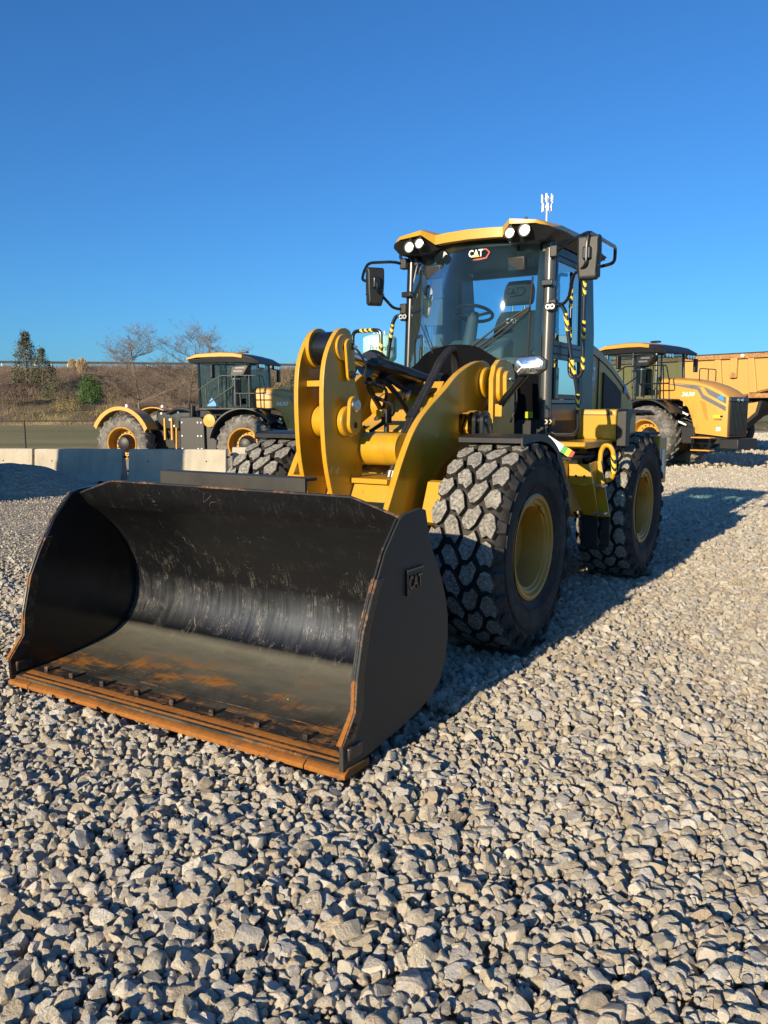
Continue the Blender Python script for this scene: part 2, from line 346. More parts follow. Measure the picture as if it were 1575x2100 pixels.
def ground_mat():
    t = NT('gravel_fines_and_turf'); geo = t.n('ShaderNodeNewGeometry'); P = geo.outputs['Position']; sp = t.n('ShaderNodeSeparateXYZ'); t.L(P, sp.inputs[0])
    x, y, z = sp.outputs
    vr = t.n('ShaderNodeTexVoronoi'); vr.inputs['Scale'].default_value = 22; t.L(P, vr.inputs['Vector'])
    vr2 = t.n('ShaderNodeTexVoronoi'); vr2.inputs['Scale'].default_value = 9; t.L(P, vr2.inputs['Vector'])
    nb = t.noise(.35,6,.6,P); nf = t.noise(30,4,.65,P)
    sepc = t.n('ShaderNodeSeparateColor'); t.L(vr.outputs['Color'], sepc.inputs[0])
    g = t.mix(sepc.outputs[0], (.20,.175,.135), (.47,.415,.32)); g = t.mix(t.math('MULTIPLY', t.ramp(nb,[(.35,0),(.65,1)]), .5), g, (.36,.31,.235))
    yn = t.math('DIVIDE', y, 100.0); nearf = t.ramp(yn, [(.05,0),(.10,1)])
    g = t.mix(nearf, t.mix(nf, (.14,.118,.088), (.32,.27,.20)), g)
    # turf beyond the yard
    tn = t.noise(.5,6,.65,P); tn2 = t.noise(1.0,5,.7,t.mapv(P, scale=(.25,3,1)))
    turf = t.mix(tn, (.14,.12,.055), (.30,.25,.13)); band = t.noise(1.0,3,.5,t.mapv(P, scale=(.02,.22,1))); turf = t.mix(t.ramp(band,[(.44,0),(.56,.75)]), turf, (.10,.135,.035)); turf = t.mix(t.math('MULTIPLY',t.ramp(tn2,[(.45,0),(.62,1)]),.5), turf, (.22,.16,.085))
    edge_l = t.math('ADD', y, t.math('MULTIPLY', t.math('SUBTRACT', nb, .5), 4.0))
    lim = t.math('ADD', 29.5, t.math('MULTIPLY', t.ramp(t.math('DIVIDE', t.math('ADD', x, 10.0), 60.0), [(.0,0),(.35,1)]), 44.0))
    tf = t.ramp(t.math('DIVIDE', t.math('SUBTRACT', edge_l, lim), 4.0), [(0,0),(.4,1)])
    c = t.mix(tf, g, turf)
    h = t.mix(tf, vr.outputs['Distance'], tn2)
    t.bsdf(c, .95, 0, 0, t.bump(h, .8, .03), .2); return t.m
M['ground'] = ground_mat()

def slope_mat():
    t = NT('dry_embankment_grass'); P = t.tc.outputs['Object']; n1 = t.noise(.12,6,.65,P); n2 = t.noise(1.2,6,.7,P); n3 = t.noise(.5,6,.7,t.mapv(P,scale=(.4,.4,3)))
    c = t.mix(t.ramp(n1,[(.35,0),(.65,1)]), (.095,.085,.045), (.22,.185,.09)); c = t.mix(t.ramp(n2,[(.4,0),(.7,1)]), c, (.07,.055,.045)); c = t.mix(t.math('MULTIPLY',t.ramp(n3,[(.5,0),(.7,1)]),.6), c, (.26,.205,.11))
    t.bsdf(c, .95, 0, 0, t.bump(n2,.8,.3), .1); return t.m
M['slope'] = slope_mat()
M['asphalt'] = simple('grey_asphalt', (.06,.06,.062), .9, 0, 0, .2, 3)
M['galv'] = simple('galvanised_steel', (.30,.31,.32), .5, .6, 0, .1, 3)
M['fencewire'] = simple('black_coated_fence', (.015,.016,.016), .6, 0, 0, .1, 3)
M['bark'] = simple('grey_brown_bark', (.15,.12,.09), .9, 0, 0, .3, 12)
M['juniper'] = simple('dull_juniper_foliage', (.085,.085,.05), .9, 0, 0, .55, 1.8)
M['cedar'] = simple('dark_green_foliage', (.05,.11,.025), .85, 0, 0, .5, 2.5)
M['reed'] = simple('dry_reed', (.27,.19,.105), .9, 0, 0, .3, 3)
M['twig'] = simple('purple_brown_brush', (.105,.075,.062), .95, 0, 0, .5, .25)
M['drygrass'] = simple('dry_straw_grass', (.20,.155,.075), .95, 0, 0, .45, .3)
M['teal'] = simple('pale_teal_tank_paint', (.33,.60,.56), .45, 0, 0, .05, .2)
M['mastgrey'] = simple('pale_grey_mast', (.55,.55,.55), .5, .2, 0, .05, .5)
M['truckyel'] = rust('sun_faded_rusty_yellow', (.46,.275,.075), (.30,.13,.055), .62, .80, 0)
M['truckrust'] = rust('rusty_top_rail', (.40,.22,.075), (.25,.11,.05), .42, .6, 0)
def water():
    t = NT('pond_water'); t.bsdf((.02,.04,.06), .06, 0, 0, t.bump(t.noise(1.5,4,.6,t.mapv(scale=(1,3,1))), .15, .05)); return t.m
M['water'] = water()
# ------------------------------------------------------------------ the setting: ground, gravel, embankment
LX, LY, LA = .0526, 6.3673, .5557                       # wheel loader front axle centre and heading
LROT = atan2(-cos(LA), -sin(LA))
def sstep(t): t = np.clip(t, 0, 1); return t*t*(3-2*t)
def gh(x, y):
    x = np.asarray(x, float); y = np.asarray(y, float)
    near = .016*np.sin(1.7*x+.6)*np.sin(1.3*y+1.1)+.012*np.sin(3.9*x-.8*y)+.008*np.sin(5.3*y+2.1*x)
    hh = near*np.clip(1.2-np.abs(y)/60, .2, 1) - .045
    left = sstep((3-x)/6)
    hh = hh - .27*sstep((y-20.4)/2.5)*left
    hh = hh + .75*sstep((y-30)/36)*left
    right = 1-left
    hh = hh - .25*sstep((y-60)/25)*right
    return hh
def axis(lo, hi, d0, g):
    a = [0.0]; d = d0
    while a[-1] < hi: a.append(a[-1]+d); d *= g
    b = [0.0]; d = d0
    while b[-1] > lo: b.append(b[-1]-d); d *= g
    return np.array(sorted(set(b+a)))
gx = axis(-2600, 2600, .22, 1.035); gy = axis(-60, 3200, .22, 1.028)
X, Y = np.meshgrid(gx, gy); Z = gh(X, Y)
nx, ny = len(gx), len(gy)
gb = MB(); gb.v = [tuple(p) for p in np.stack([X.ravel(),Y.ravel(),Z.ravel()],1).tolist()]
gb.f = [(j*nx+i, j*nx+i+1, (j+1)*nx+i+1, (j+1)*nx+i) for j in range(ny-1) for i in range(nx-1)]; gb.m = [0]*len(gb.f)
ground = gb.build('ground', M['ground'], None, smooth=True, ang=180); tag(ground, 'pale crushed limestone yard running into dry turf', None, None, 'structure')

import bmesh
def rock_mesh(name, seed, sub=3):
    r = np.random.default_rng(seed); bm = bmesh.new(); bmesh.ops.create_icosphere(bm, subdivisions=sub, radius=1)
    V = np.array([v.co[:] for v in bm.verts]); sc = np.array([1, r.uniform(.68,.98), r.uniform(.55,.9)]); 
    for k in range(r.integers(9, 15)):
        n = r.normal(size=3); n /= np.linalg.norm(n); d = r.uniform(.45,.84); e = V@n-d
        V = V - np.where(e > 0, e*.985, 0)[:,None]*n
    V += .022*np.sin(V[:,[1,2,0]]*r.uniform(3,6,3)+r.uniform(0,6,3)) + r.normal(size=V.shape)*.009
    V *= sc; V /= (V[:,0].max()-V[:,0].min())
    V -= (V.max(0)+V.min(0))/2
    for v, c in zip(bm.verts, V): v.co = c
    me = bpy.data.meshes.new(name); bm.to_mesh(me); bm.free(); me.shade_smooth(); me.set_sharp_from_angle(angle=radians(22)); me.materials.append(M['stone']); return me
NP = 18
rocks = [rock_mesh('stone', 100+i) for i in range(NP)]
rocks_far = [rock_mesh('small_stone', 300+i, 2) for i in range(8)]
def l2w(x, y): return LX-sin(LA)*x+cos(LA)*y, LY-cos(LA)*x-sin(LA)*y
def w2l(x, y): x = x-LX; y = y-LY; return -sin(LA)*x-cos(LA)*y, cos(LA)*x-sin(LA)*y
def scatter(y0, y1, sp, xfun, med, sig, r):
    xs0, xs1 = xfun(y1); nx = int((xs1-xs0)/sp); ny = int((y1-y0)/sp)
    gx, gy = np.meshgrid(np.arange(nx), np.arange(ny)); x = xs0+(gx+.5*(gy%2)+r.uniform(-.48,.48,gx.shape))*sp; y = y0+(gy+r.uniform(-.48,.48,gx.shape))*sp
    x = x.ravel(); y = y.ravel(); a, b = xfun(y); k = (x > a) & (x < b); x, y = x[k], y[k]
    s = np.clip(med*np.exp(r.normal(size=x.shape)*sig), med*.35, med*2.0); return x, y, s
def vis(y): return -.52*np.asarray(y)-1.4, .52*np.asarray(y)+1.4
x1, y1, s1 = scatter(1.0, 9.0, .038, vis, .048, .38, rng)
x2, y2, s2 = scatter(9.0, 24.0, .056, lambda y:(np.maximum(-.52*np.asarray(y)-.6,-12), .52*np.asarray(y)+.8), .054, .34, rng)
x3, y3, s3 = scatter(1.0, 11.0, .125, vis, .068, .28, rng)
x4, y4, s4 = scatter(1.0, 6.5, .030, vis, .020, .3, rng)
z_off = [rng.uniform(-.012,.016,len(x1)), rng.uniform(-.01,.012,len(x2)), rng.uniform(.0,.014,len(x3)), rng.uniform(-.016,.002,len(x4))]
px_ = np.concatenate([x1,x2,x3,x4]); py_ = np.concatenate([y1,y2,y3,y4]); ps = np.concatenate([s1,s2,s3,s4]); pz = np.concatenate(z_off)
# finer, trodden strip on the left behind the bucket
fine = sstep((-1.9-px_)/1.6)*sstep((py_-7.4)/2.2); ps = ps*(1-.62*fine)
keep = rng.uniform(size=len(px_)) > .62*fine; px_, py_, ps, pz = px_[keep], py_[keep], ps[keep], pz[keep]
lx, ly = w2l(px_, py_)
under = (lx > 1.38) & (lx < 2.53) & (np.abs(ly) < 1.31)
tyre = np.zeros(len(px_), bool)
for wx in (0, -3.0):
    for wyy in (.97, -.97): tyre |= (np.abs(lx-wx) < .27) & (np.abs(ly-wyy) < .28)
k = ~(tyre | (under & (rng.uniform(size=len(px_)) > .3))); px_, py_, ps, pz, under = px_[k], py_[k], ps[k], pz[k], under[k]
zz = gh(px_, py_) + .040 - ps*.16 + pz*.75; zz = np.where(under, np.minimum(zz, -.002-ps*.42), zz)
rot = np.stack([rng.normal(size=len(px_))*.95, rng.normal(size=len(px_))*.95, rng.uniform(0,2*pi,len(px_))],1)
# the largest-showing stones are objects of their own
dist = np.sqrt(px_**2+py_**2+CAM_H**2); u = CAM_F*px_/(py_*cos(CAM_PITCH)+CAM_H*sin(CAM_PITCH))
inview = (np.abs(u) < 790) & (py_ > 2.05)
order = np.argsort(-np.where(inview, ps/dist, 0))[:300]
sel = np.zeros(len(px_), bool); sel[order] = True
for i in order:
    o = bpy.data.objects.new('stone', rocks[int(rng.integers(NP))]); col.objects.link(o); o.parent = ground
    o.location = (px_[i], py_[i], zz[i]); o.rotation_euler = rot[i]; o.scale = (ps[i],)*3
def gn_instances(name, P, R, S, meshes, parent):
    coll = bpy.data.collections.new(name+'_shapes')
    for me in meshes: coll.objects.link(bpy.data.objects.new(me.name+'_shape', me))
    me = bpy.data.meshes.new(name); me.vertices.add(len(P)); me.vertices.foreach_set('co', P.astype(np.float32).ravel())
    a = me.attributes.new('rot','FLOAT_VECTOR','POINT'); a.data.foreach_set('vector', R.astype(np.float32).ravel())
    a = me.attributes.new('siz','FLOAT','POINT'); a.data.foreach_set('value', S.astype(np.float32))
    a = me.attributes.new('pick','INT','POINT'); a.data.foreach_set('value', rng.integers(0,len(meshes),len(P)).astype(np.int32))
    o = bpy.data.objects.new(name, me); col.objects.link(o); setp(o, parent)
    g = bpy.data.node_groups.new(name, 'GeometryNodeTree'); g.interface.new_socket('Geometry', in_out='INPUT', socket_type='NodeSocketGeometry'); g.interface.new_socket('Geometry', in_out='OUTPUT', socket_type='NodeSocketGeometry')
    N = g.nodes.new; gi = N('NodeGroupInput'); go = N('NodeGroupOutput'); ip = N('GeometryNodeInstanceOnPoints'); ci = N('GeometryNodeCollectionInfo')
    ci.inputs['Collection'].default_value = coll; ci.inputs['Separate Children'].default_value = True; ci.inputs['Reset Children'].default_value = True
    def at(nm, ty):
        q = N('GeometryNodeInputNamedAttribute'); q.data_type = ty; q.inputs['Name'].default_value = nm
        return [s for s in q.outputs if s.enabled][0]
    er = N('FunctionNodeEulerToRotation'); L = g.links.new
    L(at('rot','FLOAT_VECTOR'), er.inputs[0]); L(gi.outputs[0], ip.inputs['Points']); L(ci.outputs[0], ip.inputs['Instance']); ip.inputs['Pick Instance'].default_value = True
    L(at('pick','INT'), ip.inputs['Instance Index']); L(er.outputs[0], ip.inputs['Rotation']); L(at('siz','FLOAT'), ip.inputs['Scale']); L(ip.outputs[0], go.inputs[0])
    md = o.modifiers.new('scatter','NODES'); md.node_group = g
    return o
k = ~sel
gravel = gn_instances('gravel', np.stack([px_,py_,zz],1)[k], rot[k], ps[k], rocks, ground)
tag(gravel, 'crushed limestone gravel covering the yard', None, None, 'stuff')
# coarse far gravel on the right, fades into the material
xf, yf, sf = scatter(24, 62, .22, lambda y:(np.full_like(np.asarray(y,float), 3.0), .5*np.asarray(y)+1), .10, .4, rng)
zf = gh(xf, yf)+.02
gfar = gn_instances('far_gravel', np.stack([xf,yf,zf],1), np.stack([xf*7%6,yf*5%6,xf*3%6],1), sf, rocks_far, ground); tag(gfar, 'distant loose gravel of the yard', None, None, 'stuff')
# a low heap of fine dark gravel by the barriers
hp = MB(); G = []
for j in range(40):
    row = []
    for i in range(90):
        x = -14.2+i*.1; y = 15.5+j*.1; dx = (x+9.9)/4.0; dy = (y-17.4)/1.75
        hgt = .74*max(0, 1-dx*dx-dy*dy)**.8*(1+.12*sin(3.1*x)+.08*sin(5*y+x)) + random.uniform(0,.03)
        row.append((x, y, float(gh(x,y))-.02+hgt))
    G.append(row)
hp.grid(G); heap = hp.build('gravel_heap', M['ground'], None, smooth=False); tag(heap, 'low heap of fine gravel in shade before the concrete barriers', 'gravel heap')

# embankment with the road on top
def road_y(x): return 103+.16*(x+45)+.0006*(x+45)**2
def emb(x, t):           # t 0 toe .. 1 crest, then road
    cy = road_y(x); toe = cy-40
    y = toe+(cy-toe)*t; z0 = .1
    z = z0+(6.9*(1-float(sstep((x+12)/34)))-z0-.6*float(sstep((x+12)/34)))*float(sstep(t*.92+.04)) 
    return y, z
eb = MB(); G = []
xs = np.arange(-170, 60, 1.5); ts = [-.08,0,.06,.12,.2,.28,.36,.44,.52,.6,.68,.76,.84,.92,1.0]
for x in xs:
    row = []
    for t in ts:
        y, z = emb(x, max(t,-.1)); nz = .25*sin(x*.7+t*9)+.18*sin(x*1.9-t*14)+.1*sin(x*.31)
        row.append((x, y, (-1.0 if t < 0 else z+nz*(1 if .03 < t < .93 else 0))))
    cy = road_y(x); row += [(x, cy+14, emb(x,1)[1]+.05), (x, cy+40, -2)]
    G.append(row)
eb.grid(G, flip=True); embk = eb.build('embankment', M['slope'], None, ang=180); tag(embk, 'brushy brown embankment below the raised road', None, None, 'structure')
# ------------------------------------------------------------------ wheel loader (local: x forward, y its left, z up)
LD = empty('wheel_loader', (LX, LY, 0), LROT); tag(LD, 'large yellow wheel loader with its black bucket lowered on the gravel', 'wheel loader')
def side_plate(prof, y, th, name, mat, parent, bevel=.004):
    m = MB(); m.prism(prof, 'Y', y-th/2, y+th/2); return m.build(name, mat, parent, bevel, smooth=False)
def circ(cx, cz, r, a0, a1, n=10): return [(cx+r*cos(radians(a0+(a1-a0)*i/n)), cz+r*sin(radians(a0+(a1-a0)*i/n))) for i in range(n+1)]

# --- bucket
bk = MB()
inner = [(2.46,.062),(2.20,.085),(1.95,.115),(1.76,.148),(1.66,.182),(1.58,.24),(1.52,.32),(1.485,.43),(1.485,.55),(1.51,.66),(1.555,.765),(1.62,.86),(1.695,.945),(1.775,1.015),(1.86,1.075)]
sp_ = spline([(a,0,b) for a,b in inner], 4); prof = [(p.x,p.z) for p in sp_]
def offs(pr, d):
    out = []
    for i,(a,b) in enumerate(pr):
        p0 = pr[max(i-1,0)]; p1 = pr[min(i+1,len(pr)-1)]; t = Vector((p1[0]-p0[0], p1[1]-p0[1])).normalized(); out.append((a-(-t.y)*-d*-1 if False else a + (t.y)*(-d) , b + (-t.x)*(-d)))
    return out
# outside of the shell lies behind and below the inner face
def outer(pr, d):
    out = []
    for i,(a,b) in enumerate(pr):
        p0 = pr[max(i-1,0)]; p1 = pr[min(i+1,len(pr)-1)]; t = Vector((p1[0]-p0[0], p1[1]-p0[1])).normalized(); n = Vector((t.y, -t.x)) * -1
        out.append((a+n.x*d, b+n.y*d))
    return out
po = outer(prof, .022)
Ys = sorted(set(list(np.linspace(-1.236, 1.236, 27).round(3))+[-.93,.93]))
def liptop(y): a = abs(y); return 1.248 if a <= .93 else 1.248-(a-.93)/.306*.092
def rowi(y): return [(a,y,b) for a,b in prof]+[(1.895,y,1.075+(liptop(y)-1.075)*.5),(1.927,y,liptop(y))]
def rowo(y): return [(a,y,b) for a,b in po]+[(1.875,y,1.085+(liptop(y)-1.075)*.5),(1.907,y,liptop(y)+.003)]
bk.shell([rowi(y) for y in Ys], [rowo(y) for y in Ys])
bucket = bk.build('bucket', M['bucket'], LD, 0, ang=40); bucket['label'] = 'scratched black bucket with rusty front edge'
lt = MB(); lt.tube([(1.917,y,liptop(y)+.004) for y in np.linspace(-1.236,1.236,40)], .0085, 6); lt.build('worn_lip_edge', M['rustyblack'], bucket)
sg = MB(); sg.box(1.60,1.625,-.80,.40,1.05,1.305); sg.box(1.50,1.60,-.80,.40,1.285,1.304); sg.box(1.50,1.60,-.83,-.80,1.10,1.304)
sg.build('hinge_plate', M['bucketside'], bucket, .004)
sideprof = [(2.488,.042),(2.49,.17),(2.38,.30),(2.365,.45),(2.31,.667),(2.235,.82),(2.12,1.02),(1.985,1.165),(1.93,1.185),(1.77,1.20),(1.715,1.185),(1.685,1.08),(1.655,.99),(1.60,.90),(1.53,.79),(1.48,.67),(1.452,.55),(1.452,.43),(1.48,.31),(1.545,.215),(1.64,.152),(1.76,.118),(1.95,.085),(2.25,.053)]
for sgn in (1,-1):
    y0, y1 = (1.238,1.262) if sgn > 0 else (-1.262,-1.238)
    m = MB(); m.prism(sideprof, 'Y', y0, y1); m.build('side_plate', M['bucketside'] if sgn > 0 else M['black'], bucket, .004)
    c = MB(); fr = [(2.50,.17),(2.392,.303),(2.377,.45),(2.322,.667),(2.247,.82),(2.20,.90)]; bk_ = [(2.14,.90),(2.19,.82),(2.265,.66),(2.315,.45),(2.325,.29),(2.40,.17)]
    c.prism(fr+bk_, 'Y', sgn*1.25-.019, sgn*1.25+.019); c.build('side_cutter', M['rustyblack'], bucket, .003)
    e = MB(); e.tube([(2.500,sgn*1.25,.17),(2.392,sgn*1.25,.303),(2.378,sgn*1.25,.45)], [.016,.010,.007], 6); e.build('worn_side_edge', M['rustedge'], bucket)
    e = MB(); e.tube([(2.378,sgn*1.25,.45),(2.325,sgn*1.25,.667),(2.252,sgn*1.25,.82),(2.137,sgn*1.25,1.02),(1.998,sgn*1.25,1.17)], [.007,.007,.006,.006,.005], 6); e.build('worn_side_edge', M['rustyblack'], bucket)
    b = MB(); b.box(2.34,2.455,sgn*1.25-.022,sgn*1.25+.028 if sgn>0 else sgn*1.25+.022,.082,.15); b.build('corner_block', M['rustyblack'], bucket, .01)
    for (bx_, bz_) in ((2.40,.235),(2.435,.13) if sgn < 0 else (2.43,.205)):
        h_ = MB(); h_.cyl((bx_,sgn*1.262,bz_),(bx_,sgn*1.282,bz_),.017,6); h_.build('side_bolt', M['black'], bucket)
ce = MB(); ce.prism([(2.24,.080),(2.42,.074),(2.445,.060),(2.445,.045),(2.24,.05)], 'Y', -1.236, 1.236); ce.build('base_edge', M['rustyblack'], bucket, .003)
segs = [(-1.272,-1.08),(-1.074,1.03),(1.036,1.272)]
for a,b in segs:
    m = MB(); m.prism([(2.28,.044),(2.455,.052),(2.492,.030),(2.492,.008),(2.28,.006)], 'Y', a, b); m.build('cutting_edge', M['rustedge'], bucket, .004)
m = MB(); m.prism([(2.365,.0795),(2.405,.078),(2.443,.064),(2.365,.068)], 'Y', -1.20, 1.20); m.build('rust_strip', M['rustedge'], bucket, .002)
for yb in (-1.10,-.86,-.58,-.28,0.0,.30,.62,.93,1.17):
    m = MB(); m.lathe([(0.001,.0),(.019,.0),(.019,.026),(.014,.031),(.001,.031)], (2.335,yb,.078), 'Z', 6); m.build('edge_bolt', M['rustyblack'], bucket, .002)
for yb in (-.98,-.72,-.43,-.14,.15,.46,.78,1.05):
    m = MB(); m.cyl((2.31,yb,.078),(2.31,yb,.0815),.013,10); m.build('bolt_hole', M['darkgap'], bucket)
    m = MB(); m.cyl((2.37,yb+.11,.076),(2.37,yb+.11,.081),.011,10); m.build('bolt_hole', M['darkgap'], bucket)
wl = MB(); wl.box(2.18,2.186,-1.22,1.22,.0850,.0885); wl.build('weld_line', M['rustyblack'], bucket)
# raised maker's plate on the bucket side
lg = MB(); lx0, lx1, lz0, lz1 = 1.75,1.925,.765,.90
lg.box(lx0,lx1,1.2615,1.274,lz1-.012,lz1); lg.box(lx1-.01,lx1,1.2615,1.274,lz0,lz1-.012); lg.build('emblem_frame', M['black'], bucket, .002)
text('emblem_letters', 'CAT', M['black'], bucket, (1.834,1.2655,.822), facing((-1,0,0),(0,0,1)), .095, .004, 0, .75, .002)
ch = MB(); ch.box(1.99,2.005,.55,.56,.1085,.113); ch.build('paint_chip', simple('teal_chip', (.02,.35,.33), .5), bucket)
# hinge ears behind the bucket
for yy in (-.53,-.37,.37,.53,-.17,.17):
    m = MB(); m.prism([(1.42,.20),(1.42,.62),(1.30,.58),(1.20,.42),(1.22,.26),(1.32,.18)], 'Y', yy-.018, yy+.018); m.build('hinge_ear', M['black'], bucket, .004)
m = MB(); m.prism([(1.72,1.03),(1.60,1.06),(1.50,1.02),(1.44,.9),(1.40,.75),(1.44,.72),(1.52,.86),(1.6,.95)], 'Y', -1.0, 1.0); m.build('back_stiffener', M['black'], bucket, .004)

# --- lift arms
arm_top = [(-.88,1.90),(-.87,1.99),(-.80,2.06),(-.70,2.095),(-.51,2.077),(-.23,1.983),(0,1.85),(.265,1.706),(.40,1.61),(.507,1.504),(.613,1.358),(.703,1.214),(.80,1.05),(.93,.86),(1.10,.68),(1.30,.55)]
arm_bot = [(1.42,.46),(1.42,.36),(1.34,.29),(1.20,.30),(.95,.42),(.65,.62),(.40,.80),(.24,.98),(.16,1.137),(.05,1.274),(-.23,1.407),(-.48,1.55),(-.66,1.68),(-.80,1.78)]
arm_p = [(p.x,p.z) for p in spline([(a,0,b) for a,b in arm_top],3)] + [(p.x,p.z) for p in spline([(a,0,b) for a,b in arm_bot],3)]
for s in (1,-1):
    arm = side_plate(arm_p, s*.445, .05, 'lift_arm', M['yellow'], LD, .005)
    m = MB(); m.lathe([(.02,0),(.125,0),(.125,.035),(.105,.045),(.02,.045)], (-.70,s*.445+(.02 if s>0 else -.065),1.92), 'Y', 32); m.build('pivot_boss', M['yellow'], arm, .003)
    # welded doubler and cylinder ear with black pin
    m = MB(); m.prism(circ(-.30,1.60,.085,60,300,12)+[(-.42,1.50),(-.46,1.60),(-.40,1.70)], 'Y', *sorted((s*.471,s*.545))); m.build('cylinder_ear', M['yellow'], arm, .005)
    m = MB(); m.prism(circ(-.33,1.62,.075,0,180,12)+[(-.405,1.45),(-.255,1.45)], 'Y', *sorted((s*.565,s*.60))); m.prism(circ(-.33,1.62,.075,0,180,12)+[(-.405,1.45),(-.255,1.45)], 'Y', *sorted((s*.63,s*.665)))
    m.cyl((-.33,s*.55,1.62),(-.33,s*.68,1.62),.042,20); m.build('cylinder_eye', M['black'], arm, .006)
    # lift cylinder below
    m = MB(); m.cyl((-.33,s*.615,1.60),(-.80,s*.615,.95),.06,20); m.build('lift_cylinder', M['black'], LD)
    m = MB(); m.cyl((1.30,s*.40,.40),(1.30,s*.50,.40),.075,24); m.build('bucket_pin', M['steel'], arm)
ct = MB(); ct.cyl((.52,-.42,1.43),(.52,.42,1.43),.115,36); ctube = ct.build('cross_tube', M['yellow'], LD)
for yy in (-.055,.055):
    m = MB(); m.prism([(.52,1.30),(.42,1.36),(.40,1.50),(.55,1.62),(.72,1.68),(.86,1.68),(.88,1.60),(.80,1.50),(.66,1.36)], 'Y', yy-.02, yy+.02); m.build('pivot_bracket', M['yellow'], ctube, .004)
m = MB(); m.box(.30,.74,-.42,.42,1.20,1.235); m.prism([(.64,1.20),(.70,1.20),(.92,.75),(.86,.75)], 'Y', -.42, .42); m.build('cross_plate', M['yellow'], ctube, .004)
m = MB(); m.cyl((.36,.28,1.17),(.36,.28,1.20),.02,8); m.build('cross_bolt', M['steel'], ctube)

# --- bell crank
bc_f = [(.79,2.255),(.87,2.235),(.95,2.154),(1.022,2.02),(1.05,1.84),(1.045,1.58),(1.02,1.36),(.96,1.15),(.90,1.0),(.83,.88)]
bc_b = [(.72,.82),(.60,.85),(.48,.95),(.31,1.02),(.40,1.075),(.49,1.13),(.585,1.23),(.59,1.36),(.585,1.5),(.59,1.70),(.64,1.82),(.675,1.907),(.695,2.05),(.70,2.17),(.735,2.24)]
bc_p = [(p.x,p.z) for p in spline([(a,0,b) for a,b in bc_f],3)] + [(p.x,p.z) for p in spline([(a,0,b) for a,b in bc_b],3)]
for s in (1,-1):
    bc = side_plate(bc_p, s*.105, .035, 'bell_crank_plate', M['yellow'], LD, .004)
    ya, yb = sorted((s*.123, s*.142)); m = MB(); m.lathe([(.02,ya),(.088,ya),(.088,yb),(.02,yb)], (.83,0,2.12), 'Y', 32); m.build('pin_boss', M['yellow'], bc, .003)
    ya, yb = sorted((s*.143, s*.163)); m = MB(); m.prism(circ(.79,2.13,.052,0,180,10)+circ(.775,1.94,.045,180,360,10), 'Y', ya, yb); m.build('pin_lock', M['yellow'], bc, .004)
    m = MB(); m.cyl((.775,s*.163,1.94),(.775,s*.18,1.94),.026,12); m.build('lock_bolt', M['black'], bc)
    m = MB(); m.cyl((.775,s*.163,2.13),(.775,s*.172,2.13),.022,12); m.build('pin_socket', M['darkgap'], bc)
    m = MB(); m.tube(spline([(.77,s*.165,2.13),(.74,s*.20,2.09),(.69,s*.22,2.0),(.68,s*.20,1.93)],5), .008, 6); m.build('grease_line', M['hose'], bc)
    m = MB(); m.cyl((.765,s*.165,2.132),(.75,s*.19,2.12),.011,8); m.build('grease_fitting', M['steel'], bc)
    ya, yb = sorted((s*.124, s*.17)); m = MB(); m.lathe([(.02,ya),(.105,ya),(.105,yb-.01),(.09,yb),(.02,yb)], (.80,0,1.625), 'Y', 36); m.build('pivot_boss', M['yellow'], bc, .004)
    ya, yb = sorted((s*.171, s*.198)); m = MB(); m.prism(circ(.785,1.735,.062,0,180,10)+circ(.785,1.61,.072,180,360,12), 'Y', ya, yb); m.build('pivot_lock', M['yellow'], bc, .004)
    m = MB(); m.lathe([(.005,0),(.048,0),(.048,.012),(.036,.022),(.005,.022)] if s>0 else [(.005,0),(.005,-.022),(.036,-.022),(.048,-.012),(.048,0)], (.785,s*.198,1.735), 'Y', 20); m.build('pivot_bolt', M['steel'], bc)
    m = MB(); m.cyl((.785,s*.198,1.60),(.785,s*.200,1.60),.022,14); m.build('pivot_hole', M['darkgap'], bc)
m = MB(); m.cyl((.83,-.086,2.12),(.83,.086,2.12),.11,32); m.build('rod_eye', M['black'], LD)
m = MB(); m.lathe([(.111,-.086),(.135,-.086),(.135,-.06),(.111,-.06)], (.83,0,2.12), 'Y', 32); m.build('rod_collar', M['yellow'], LD)
m = MB(); m.box(.90,.955,-.087,.087,1.86,1.90); m.build('crank_spacer', M['yellow'], LD, .003)
m = MB(); m.cyl((.80,-.087,1.625),(.80,.087,1.625),.11,28); m.build('crank_pivot_tube', M['yellow'], LD)
# bucket link below
m = MB(); m.prism([(.62,.84),(.80,.84),(1.36,.62),(1.40,.50),(1.28,.46),(.66,.74)], 'Y', -.05, .05); m.build('bucket_link', M['yellow'], LD, .008)
# --- tilt cylinder
p0, p1, p2 = Vector((.80,0,2.125)), Vector((.30,0,2.035)), Vector((-.72,0,1.90))
m = MB(); m.cyl(p0, p1+(p2-p1)*.06, .043, 24); rod = m.build('tilt_rod', M['chrome'], LD)
m = MB(); m.tube([p1+(p1-p2).normalized()*.03, p1+(p2-p1).normalized()*.07, p1+(p2-p1).normalized()*.075, p2], [.092,.092,.078,.078], 32); tc = m.build('tilt_cylinder', M['black'], LD)
m = MB(); m.cyl((-.74,-.09,1.90),(-.74,.09,1.90),.11,28); m.build('cylinder_eye', M['black'], tc)
for k_, (yy, q) in enumerate(((.10,.25),(-.10,.2))):
    m = MB(); m.tube(spline([p1+(p2-p1)*.08+Vector((0,yy*.6,-.09)), p1+(p2-p1)*.16+Vector((0,yy,-.16)), p1+(p2-p1)*.35+Vector((0,yy*1.2,-.30)), (-.05,yy*1.6,1.62),(-.30,yy*1.5,1.55)],6), .022, 8); m.build('cylinder_hose', M['hose'], tc)
